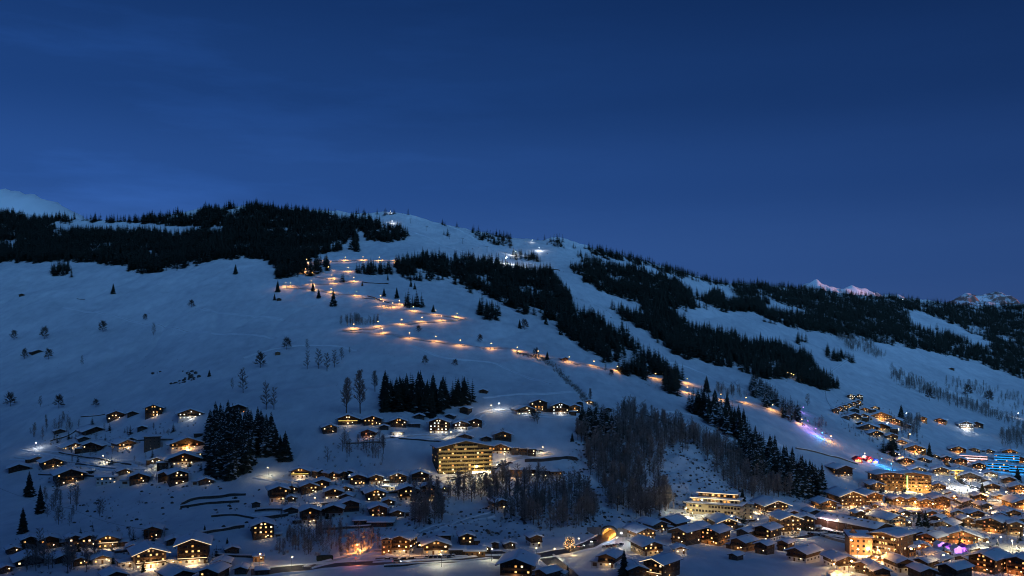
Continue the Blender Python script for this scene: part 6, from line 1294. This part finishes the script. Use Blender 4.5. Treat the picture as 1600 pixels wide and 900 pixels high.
SL = [(55,703,2600,'c','white lamp at the bend of the upper left lane'),(163,724,2600,'y','pale lamp beside the lane in the upper left hamlet'),(240,733,2600,'y','lamp lighting the lane end near the chalet with scattered windows'),(377,738,2600,'y','lamp at the foot of the dark spruce stand'),
 (327,692,700,'w','lamp at the right end of the orange-lit inn'),(420,744,3000,'y','lamp lighting the snow left of the yellow-balcony chalet'),(544,757,1600,'y','lamp between the hamlet chalets and the matching pair'),(494,793,1200,'w','lamp on the lane below the balconied chalet'),(600,764,1800,'y','lamp by the pale annex left of the large hotel'),
 (455,890,3200,'y','lamp at the left end of the valley road'),(690,886,3000,'y','lamp spilling light on the snow below the valley road'),(622,872,900,'o','left path lamp of the lower road hotel'),(640,871,900,'o','middle path lamp of the lower road hotel'),(658,870,700,'o','right path lamp of the lower road hotel'),
 (781,641,3000,'c','bright lamp on the lane left of the hillside farm'),(768,644,1500,'w','lamp on the lane bend below the hillside farm'),(706,687,1500,'y','lamp on the lane above the large hotel'),(744,741,4200,'w','lamp at the large hotel entrance'),(765,731,4200,'w','lamp on the drive right of the large hotel'),(790,722,2600,'w','lamp on the upper bend of the hotel drive'),(850,711,2400,'w','lamp at the end of the hotel drive'),
 (405,884,800,'o','lamp at the glowing shelter'),(838,874,1500,'y','lamp at the road fork, left'),(864,876,2200,'y','yellow lamp at the road fork, middle'),(768,877,2200,'y','lamp in front of the large foreground chalet'),(905,858,2600,'w','lamp on the bend below the tunnel'),(973,850,4200,'c','bright lamp between the tunnel and the honey-fronted chalet'),(962,857,1500,'y','lamp at the parked cars below the tunnel'),
 (1070,808,15000,'y','added lamp lighting the bare bluff left of the pale hotel'),(1154,808,7000,'y','added lamp for the bluff at the right foot of the pale hotel'),(1186,826,3500,'w','lamp under the broad hotel terrace'),(1215,824,3000,'w','lamp right of the broad hotel terrace'),(1250,842,2600,'w','lamp at the car park entrance'),(1293,826,4200,'k','pink-white lamp over the car park'),(1283,824,2600,'k','second pinkish lamp over the car park'),(1310,833,2000,'w','lamp at the end of the long hall'),  # first two lamps are added to brighten the bluff in place of village glow
 (1330,870,2600,'o','lamp on the forecourt left of the turret'),(1340,884,2600,'w','lamp below the turret court'),(1376,886,3000,'o','lamp in the court under the terracotta hotel'),(1420,884,2600,'o','lamp right of the court chalets'),(1300,900,2600,'o','lamp at the bright lower terrace'),(1326,905,2600,'o','second lamp at the bright lower terrace'),
 (1376,806,5200,'o','amber lamp under the glowing balconied hotel'),(1405,800,6500,'o','amber lamp on the village street, left'),(1432,802,6500,'o','amber lamp on the village street, middle'),(1460,806,6500,'o','amber lamp on the village street by the shop house'),(1494,793,6000,'o','amber lamp beside the glowing booth'),(1545,786,6500,'o','amber lamp on the right end of the street'),(1575,785,8500,'y','yellow lamp lighting the street by the right border'),(1595,787,8500,'o','amber lamp on the street at the right border'),
 (1466,757,9000,'y','tall mast lamp above the bright snow plaza'),(1484,764,12000,'y','lamp in the middle of the bright snow plaza'),(1505,764,12000,'c','white lamp at the right of the bright snow plaza'),(1534,748,5000,'c','white lamp by the pale kiosk'),(1515,776,4200,'w','lamp on the lower edge of the plaza'),(1552,757,2600,'w','lamp under the blue-lit hotels'),
 (1560,862,9500,'y','left floodlight of the bright ice rink'),(1582,868,9500,'y','middle floodlight of the bright ice rink'),(1602,858,9500,'y','right floodlight of the bright ice rink'),(1545,872,5200,'y','floodlight at the near edge of the ice rink'),
 (1420,690,1500,'w','lamp below the hamlet spruce'),(1388,672,1500,'c','white lamp in the upper right hamlet'),(1404,682,1500,'w','lamp on the hamlet lane'),(1440,716,1500,'w','lamp by the low dark hamlet house'),(1417,656,1500,'c','lamp on the snow right of the upper right hamlet'),(1513,675,4200,'c','lamp flooding the yard of the white farm'),(1592,654,1800,'c','lone white lamp on the far right slope'),(1405,724,1800,'o','lamp at the cream chalet above the slide'),
 (1440,880,3000,'o','lamp in the lane right of the tower hotel'),(1470,894,2000,'w','lamp in front of the long snow-roofed hall'),(1516,826,2600,'w','lamp in the village gardens, left'),(1546,812,2600,'w','lamp in the village gardens, right'),(1420,838,2600,'y','lamp behind the terracotta hotel'),(1352,812,3000,'w','lamp on the roadside by the yellow gabled house'),(1410,822,3200,'y','lamp at the yellow gable')]
for x, y, pw, col, lb in SL: lamp('street_lamp', x, y, pw*(3.2 if col == 'o' and x > 1300 else 3.0 if x > 1440 and col in 'yc' and y > 740 else 1.5), col, lb, 'street lamps', 1.7 if x > 1300 else 1.15)
for x, y, pw, col, lb, sc in ((557,862,24000,'f','orange floodlight glowing in the bare thicket by the road',.7),(556,885,1800,'r','red lamp beside the valley road',.8),(1274,680,13000,'p','violet floodlight at the upper end of the slide',1.3),(1286,686,14000,'b','blue floodlight in the middle of the upper slide',1.3),(1300,692,11000,'o','orange floodlight at the lower end of the upper slide',1.3),(1262,668,7000,'p','violet floodlight in the gully brush',1.3),
    (1376,727,14000,'b','blue floodlight at the top of the lower slide',1.3),(1393,735,14000,'b','blue floodlight in the middle of the lower slide',1.3),(1343,723,1000,'r','red floodlight at the left marquee',1.0),(1360,723,1000,'r','red floodlight at the right marquee',1.0),(1255,645,3500,'p','violet floodlight highest in the gully',1.2),(1352,718,5000,'k','pinkish floodlight at the slide start',1.2)):
    lamp('floodlight_mast', x, y, pw, col, lb, 'coloured floodlights', sc, 'floodlight')
# ------------------------------------------------------------------ tunnel gallery
p = at(952, 838); view = math.atan2(p.x, p.y)
t = thing('road_tunnel', 'concrete road tunnel mouth glowing orange under the ravine wood', 'tunnel', (p.x, p.y, p.z+.35), -view+R(-14))
def arch(r, n=14): return [(r*math.cos(math.pi*i/n), r*1.05*math.sin(math.pi*i/n)) for i in range(n+1)]
b = MB(); ri, ro, L0 = 4.5, 5.4, 20
for i in range(14):
    (xa, za), (xb, zb) = arch(ri)[i:i+2]; (xc, zc), (xd, zd) = arch(ro)[i:i+2]
    b.poly(((xa, 0, za), (xc, 0, zc), (xd, 0, zd), (xb, 0, zb)))
    b.poly(((xc, 0, zc), (xc, L0, zc), (xd, L0, zd), (xd, 0, zd)))
obj('portal', b.mesh('portal', [CONC]), t)
b = MB()
for i in range(14):
    (xa, za), (xb, zb) = arch(ri)[i:i+2]; b.poly(((xa, 0, za), (xb, 0, zb), (xb, L0, zb), (xa, L0, za)))
b.poly([(x, L0, z) for x, z in arch(ri)]); obj('lining', b.mesh('lining', [mat('tunnel_lining', (.45,.40,.33), .7, (.55,.5,.42), .6, .2, 3)]), t)
b = MB(); b.box(-4.4, 4.4, -4, L0-.1, -1.2, .02); obj('roadway', b.mesh('roadway', [ASPH]), t)
b = MB()
for sg in (-1, 1): b.hexa([(sg*5.3, -.2, -2), (sg*16, 6, -2), (sg*16, 7.2, -2), (sg*5.3, 1, -2), (sg*5.3, -.2, 5.0), (sg*16, 6, 3), (sg*16, 7.2, 3), (sg*5.3, 1, 5.0)] if sg > 0 else [(sg*5.3, -.2, -2), (sg*5.3, 1, -2), (sg*16, 7.2, -2), (sg*16, 6, -2), (sg*5.3, -.2, 5.0), (sg*5.3, 1, 5.0), (sg*16, 7.2, 3), (sg*16, 6, 3)])
obj('wing_wall', b.mesh('wing', [CONC]), t)
b = MB(); n = 16
for j in range(6):
    for i in range(n+1):
        a_ = math.pi*i/n; rr_ = ro+.05+.7*math.sin(a_)*random.uniform(.85, 1.15); b.v.append((rr_*1.15*math.cos(a_), .15+j*L0/5, rr_*1.05*math.sin(a_)))
for j in range(5):
    for i in range(n): a_ = j*(n+1)+i; b.f.append((a_, a_+1, a_+n+2, a_+n+1)); b.m.append(0)
obj('snow_cap', b.mesh('cap', [SNOW], True), t)
lb_ = MB(); lb_.box(-.3, .3, -.15, .15, -.1, .1); LBM = lb_.mesh('tunnel_lamp', [BULBO])
for k in range(3):
    for sg in (-1, 1): ln = obj('tunnel_lamp', LBM, t, (sg*2.0, 3+6*k, 4.0))
    lamp_light('lamp_light', ln, (-2, 0, -.6), 6500, (1, .40, .07), .3)
# ------------------------------------------------------------------ tree wrapped in fairy lights
p = at(890, 866); h = 28*p.y/F; t = thing('fairy_light_tree', 'round bare tree wrapped in golden fairy lights by the road', 'tree', p)
tm, cm = BAR['round'][1]; obj('trunk', tm, t, scale=(h, h, h)); obj('crown', cm, t, scale=(h*.9, h*.9, h))
b = MB()
for k in range(130):
    a_ = random.uniform(0, 6.28); u = random.uniform(-1, 1); r_ = random.random()**.4; q = Vector((math.cos(a_)*math.sqrt(1-u*u), math.sin(a_)*math.sqrt(1-u*u), u))*r_
    c_ = (q.x*h*.36, q.y*h*.36, h*.60+q.z*h*.40); s_ = .06
    for dx, dy, dz in ((1,0,0),): b.box(c_[0]-s_, c_[0]+s_, c_[1]-s_, c_[1]+s_, c_[2]-s_, c_[2]+s_)
lo_ = tag(obj('fairy_lights', b.mesh('fairy', [emit('fairy_bulb', (1, .58, .2), 9)]), t), kind='stuff')
lamp_light('lamp_light', lo_, (-2, -4, h*.5), 1200, (1, .6, .22), .8); lamp_light('lamp_light', lo_, (2, -3, 1.5), 900, (1, .7, .35), .5)
# ------------------------------------------------------------------ cars
CARP = [mat('car_paint', c_, .3, None, 1, 0, None, .5) for c_ in ((.02,.02,.024), (.32,.33,.35), (.12,.02,.02), (.03,.05,.10), (.55,.55,.55))]
def car_parts(pi):
    b = MB(); b.prism([(-2.1,.35),(2.1,.35),(2.15,.75),(1.25,.92),(-1.95,.98),(-2.15,.7)], -.86, .86); body = b.mesh('body', [CARP[pi]])
    b = MB(); b.prism([(-1.75,.96),(1.2,.92),(.45,1.45),(-1.3,1.48)], -.74, .74); cab = b.mesh('cabin', [GLASS])
    b = MB(); b.box(-1.3, .42, -.72, .72, 1.485, 1.66); b.box(1.25, 2.0, -.7, .7, .80, .95); sn = b.mesh('roof_snow', [SNOW]); return body, cab, sn
b = MB(); b.tube((0, -.1, 0), (0, .1, 0), .33, .33, 10); b.poly([(0.33*math.cos(6.283*i/10), -.1, .33*math.sin(6.283*i/10)) for i in range(10)]); WHEEL = b.mesh('wheel', [METAL])
b = MB(); b.box(2.08, 2.2, -.2, .2, -.1, .1); HEADL = b.mesh('headlight', [BULBW]); b = MB(); b.box(-2.22, -2.1, -.2, .2, -.1, .1); TAILL = b.mesh('tail_light', [STRIPR])
CARS = [car_parts(i) for i in range(5)]; CN = ['black', 'silver', 'dark red', 'dark blue', 'white']
def car(px, py, rz, label, group, ci, on=False, name='parked_car'):
    p = at(px, py); t = thing(name, label, 'car', (p.x, p.y, p.z+.28), rz, group); bd, cb, sn = CARS[ci]
    obj('body', bd, t); obj('cabin', cb, t)
    if not on: obj('roof_snow', sn, t)
    for sx in (-1.3, 1.3):
        for sy in (-.8, .8): obj('wheel', WHEEL, t, (sx, sy, .33))
    if on:
        for sy in (-.6, .6): hl = obj('headlight', HEADL, t, (0, sy, .72)); obj('tail_light', TAILL, t, (0, sy, .78))
        lamp_light('headlight_beam', hl, (2.4, -.6, 0), 2600, (.95, .97, 1), .15, R(70), (0, R(-86), 0))
NTH = ['first', 'second', 'third', 'fourth', 'fifth', 'sixth', 'seventh', 'eighth', 'ninth', 'tenth', 'eleventh', 'twelfth', 'thirteenth', 'fourteenth']
def row_of_cars(p0, p1, n, rz, where):
    for k in range(n):
        f_ = (k+.5)/n; ci = random.randrange(5); car(p0[0]+(p1[0]-p0[0])*f_, p0[1]+(p1[1]-p0[1])*f_, rz+random.uniform(-.12, .12), f'{NTH[k]} snow-topped {CN[ci]} car from the left {where}', 'parked cars '+where, ci)
row_of_cars((664,873), (712,871), 7, 1.4, 'in front of the wide inn')
row_of_cars((706,752), (760,740), 9, .5, 'along the large hotel drive')
row_of_cars((770,735), (800,724), 5, .6, 'on the upper hotel drive')
row_of_cars((942,857), (974,852), 6, 1.2, 'below the tunnel mouth')
row_of_cars((1262,835), (1322,845), 12, 1.1, 'in the near row of the car park')
row_of_cars((1268,829), (1318,836), 10, 1.1, 'in the far row of the car park')
row_of_cars((1160,816), (1184,815), 5, .8, 'beside the pale terraced hotel')
row_of_cars((1408,806), (1456,809), 7, .1, 'on the amber-lit village street')
row_of_cars((1485,890), (1525,882), 5, .6, 'beside the lower right hall')
row_of_cars((800,706), (850,706), 6, .05, 'in front of the drive terrace')
row_of_cars((600,877), (650,875), 4, .1, 'on the verge under the lower road hotel')
for x, y, rz, lb, ci in ((908,856,.75,'silver car with headlights on below the tunnel',1),(928,848,3.9,'dark car with tail lights driving towards the tunnel',0),(620,880,.02,'white car with headlights on along the valley road',4),(780,728,3.6,'black car with lights on on the hotel drive',0),(1530,768,2.7,'silver car with headlights on in the right cutting',1)):
    car(x, y, rz, lb, 'cars driving with lights on', ci, True, 'driving_car')
# ------------------------------------------------------------------ marquees, slide rims, market stalls, rink
RED = mat('red_canvas', (.45, .02, .03), .7, (.55, .03, .04), 2); WHT = mat('white_canvas', (.75, .74, .72), .7, (.8, .8, .8), 2); PUR = mat('purple_canvas', (.25, .08, .40), .7, (.32, .10, .5), 2)
def tent(px, py, w_, d_, h_, m, label, name='marquee', glow=None, rz=0, cat='marquee', strip=None):
    p = at(px, py); t = thing(name, label, cat, (p.x, p.y+d_/2, p.z), rz)
    b = MB(); b.box(-w_/2, w_/2, -d_/2, d_/2, -1, h_); obj('side_wall', b.mesh('side', [m]), t)
    b = MB(); b.prism([(-w_/2-.5, h_-.1), (w_/2+.5, h_-.1), (0, h_+w_*.32)], -d_/2-.4, d_/2+.4); rf = obj('roof', b.mesh('roof', [m]), t)
    b = MB(); b.box(-w_*.35, w_*.35, -d_/2-.06, -d_/2-.01, .2, h_*.8); obj('opening', b.mesh('open', [LIT[0] if strip is None else strip]), t)
    if strip is not None: b = MB(); b.tube((-w_/2-.5, -d_/2-.5, h_), (w_/2+.5, -d_/2-.5, h_), .14, .14, 4); obj('light_strip', b.mesh('strip', [strip]), rf)
    if glow: ln = MB(); ln.box(-.12, .12, -.2, 0, -.12, .12); lo_ = obj('wall_lamp', ln.mesh('lamp', [strip or BULB]), t, (0, -d_/2-.5, h_-.4)); lamp_light('lamp_light', lo_, (0, -1.6, .3), glow[0], glow[1], .3)
tent(1341, 722, 9, 8, 3, RED, 'left red marquee at the start of the slide', glow=(220, (1, .35, .3))); tent(1358, 722, 9, 8, 3, RED, 'right red marquee at the start of the slide', glow=(220, (1, .35, .3)), rz=.3); tent(1350, 718, 6, 6, 3, WHT, 'small white tent between the two red marquees', glow=(1500, (1, .85, .9)))
tent(1368, 724, 6, 5, 3, mat('blue_canvas', (.05, .08, .5), .7, (.08, .1, .6), 2), 'blue tent at the head of the blue slide', glow=(1500, (.1, .3, 1)))
for k, (x, y) in enumerate(((1471,857),(1484,861),(1497,864),(1510,862),(1522,864),(1534,862))):
    tent(x, y, 6, 5, 2.6, PUR if k % 2 else WHT, f'{NTH[k]} purple-lit market stall from the left by the ice rink', 'market_stall', (1100, (.5, .18, 1)), random.uniform(-.2, .2), 'stall', STRIPP)
for k, (x, y) in enumerate(((1302,903),(1312,904),(1322,905))): tent(x, y, 4, 4, 2.3, WHT, f'{NTH[k]} small lit stall from the left on the bright lower terrace', 'market_stall', (900, (1, .62, .25)), .2, 'stall', STRIP)
for k, (x, y) in enumerate(((1365,880),(1380,884),(1396,880))): tent(x, y, 4, 4, 2.3, OCHRE, f'{NTH[k]} glowing timber stall from the left in the terracotta hotel court', 'market_stall', (1100, (1, .55, .2)), -.2, 'stall', STRIP)
ICE = mat('rink_ice', (.68, .70, .72), .25, (.78, .80, .82), .3, .1, 2)
def pad(name, poly, m, off):
    pts = [at(*q) for q in poly]; c = sum(pts, Vector())/len(pts); b = MB(); n = 10
    for j in range(n+1):
        for i in range(n+1):
            u, v = i/n, j/n; q = (pts[0]*(1-u)+pts[1]*u)*(1-v)+(pts[3]*(1-u)+pts[2]*u)*v; b.v.append((q.x, q.y, zat(q.x, q.y)+off))
    for j in range(n):
        for i in range(n): a_ = j*(n+1)+i; b.f.append((a_, a_+1, a_+n+2, a_+n+1)); b.m.append(0)
    tag(obj(name, b.mesh(name, [m], True)), kind='structure')
pad('ice_rink', [(1535,876),(1625,882),(1612,850),(1552,850)], ICE, .35)
pad('snow_plaza', [(1470,770),(1515,776),(1512,758),(1472,752)], PACKED, .3)
pad('slide', [(1262,676),(1272,673),(1305,690),(1297,694)], PACKED, .3)
pad('slide', [(1370,731),(1377,726),(1422,744),(1416,747)], PACKED, .3)
# ------------------------------------------------------------------ lift, summit posts, power line, rocks
PY = []
for k, (x, y, h_) in enumerate(((641,349,10),(667,361,10),(702,374,11),(723,381,11),(761,394,12),(790,409,18),(829,424,13))):
    p = at(x, y); hh = h_; t = thing('lift_pylon', f'{NTH[k]} lift pylon from the top of the upper ski run', 'lift pylon', p, R(-35), 'pylons of the chairlift'); PY.append((p, hh))
    b = MB(); b.tube((0,0,-1), (0,0,hh), .45, .28, 8); obj('mast', b.mesh('mast', [METAL]), t); b = MB(); b.box(-3, 3, -.2, .2, hh-.2, hh+.25); b.box(-3.1, -2.7, -1.4, 1.4, hh-.55, hh-.25); b.box(2.7, 3.1, -1.4, 1.4, hh-.55, hh-.25); obj('crossarm', b.mesh('arm', [METAL]), t)
b = MB()
for (p, h0), (q, h1) in zip(PY[:-1], PY[1:]):
    for o_ in (-2.9, 2.9):
        for k in range(6):
            f0, f1 = k/6, (k+1)/6; g = lambda f: p.lerp(q, f)+Vector((o_*.82, o_*-.57, h0+(h1-h0)*f-.6-4*f*(1-f)*3)); b.tube(g(f0), g(f1), .05, .05, 3, 0, False)
tag(obj('lift_cable', b.mesh('cable', [METAL])), 'pair of thin haul cables between the lift pylons', 'cable')
for k, (x, y) in enumerate(((866,371.5),(870,370.8),(874,370.6),(879,371))):
    p = at(x, y); t = thing('summit_post', f'{ORD[k]} thin post{"" if k==0 else " from the left"} on the rounded summit', 'post', p, 0, 'posts on the rounded summit'); b = MB(); b.tube((0,0,-1), (0,0,9), .3, .2, 5); obj('shaft', b.mesh('s', [METAL]), t); b = MB(); b.box(-1.2, 1.2, -.15, .15, 6.6, 7.0); obj('crossbar', b.mesh('c', [METAL]), t)
p = at(20, 758); PL = []
for k, (x, y) in enumerate(((-12,775),(112,815),(232,850))):
    p = at(x, y); t = thing('utility_pole', ('left', 'middle', 'right')[k]+' wooden pole of the power line on the lower left slope', 'pole', p, R(50)); b = MB(); b.tube((0,0,-1), (0,0,9), .16, .11, 6); obj('post', b.mesh('post', [TIMBER[3]]), t); b = MB(); b.box(-1.1, 1.1, -.08, .08, 8.3, 8.5); obj('crossarm', b.mesh('arm', [TIMBER[3]]), t); PL.append(p)
b = MB()
for p, q in zip(PL[:-1], PL[1:]):
    for o_ in (-1, 1):
        for k in range(10):
            f0, f1 = k/10, (k+1)/10; g = lambda f: p.lerp(q, f)+Vector((o_*.7, -o_*.7, 8.5-4*f*(1-f)*2.2)); b.tube(g(f0), g(f1), .045, .045, 3, 0, False)
tag(obj('power_line', b.mesh('cable', [METAL])), 'two sagging dark wires crossing the lower left slope', 'cable')
rk = []
for k in range(3):
    b = MB(); b.ball((0, 0, .2), .6, 0, 7, 4, .7, .25); rk.append(tri_arrays(b.mesh('tmp', [ROCK])))
its = []
for x, y, z in sow([(238,585),(262,578),(300,580),(314,588),(300,598),(250,602),(238,597)], 4.6, (), 4, .35): its.append((x, y, z-.2, random.uniform(.9, 3.2), 1.3))
tag(obj('rock_patch', scatter_mesh('rock_patch', rk, its, [ROCK])), 'dark patch of rocks and scrub showing through the left snowfield', 'rocks', None, 'stuff')
its = []
for poly, s_ in (([(230,750),(420,765),(400,830),(240,830)], 11), (BLUFF, 6), (GULL, 8), ([(80,760),(230,760),(230,830),(90,830)], 15), ([(880,455),(960,490),(990,520),(920,500)], 26), ([(640,380),(900,400),(900,430),(700,400)], 60)):
    for x, y, z in sow(poly, s_, (), 4, .2): its.append((x, y, z-.2, random.uniform(.6, 2.0), 1.2))
tag(obj('boulders', scatter_mesh('boulders', rk, its, [ROCK])), 'boulders breaking the snow on the steep banks', 'rocks', None, 'stuff')
print('LIGHTS', n_lights, 'OBJECTS', len(bpy.data.objects))
# gardens: low shrubs and hedges between the houses of the village
gi_ = []
for poly, s_ in (([(1080,815),(1240,800),(1340,840),(1300,850),(1200,830)], 7), ([(1290,770),(1600,740),(1600,900),(1400,895),(1330,860)], 8.5), ([(1300,625),(1400,640),(1450,720),(1390,740),(1310,660)], 13), ([(60,690),(320,650),(330,745),(60,760)], 8), ([(420,740),(690,745),(690,830),(420,830)], 6.5), ([(20,840),(330,835),(400,900),(20,900)], 7), ([(590,845),(800,840),(800,880),(590,880)], 9)):
    for x, y, z in sow(poly, s_, (), 4, .25): gi_.append((x, y, z, random.uniform(.7, 2.4), random.uniform(1, 1.6)))
tag(obj('garden_shrubs', scatter_mesh('garden_shrubs', brush, gi_, [BARK])), 'dark leafless garden shrubs between the houses', 'shrubs', None, 'stuff')
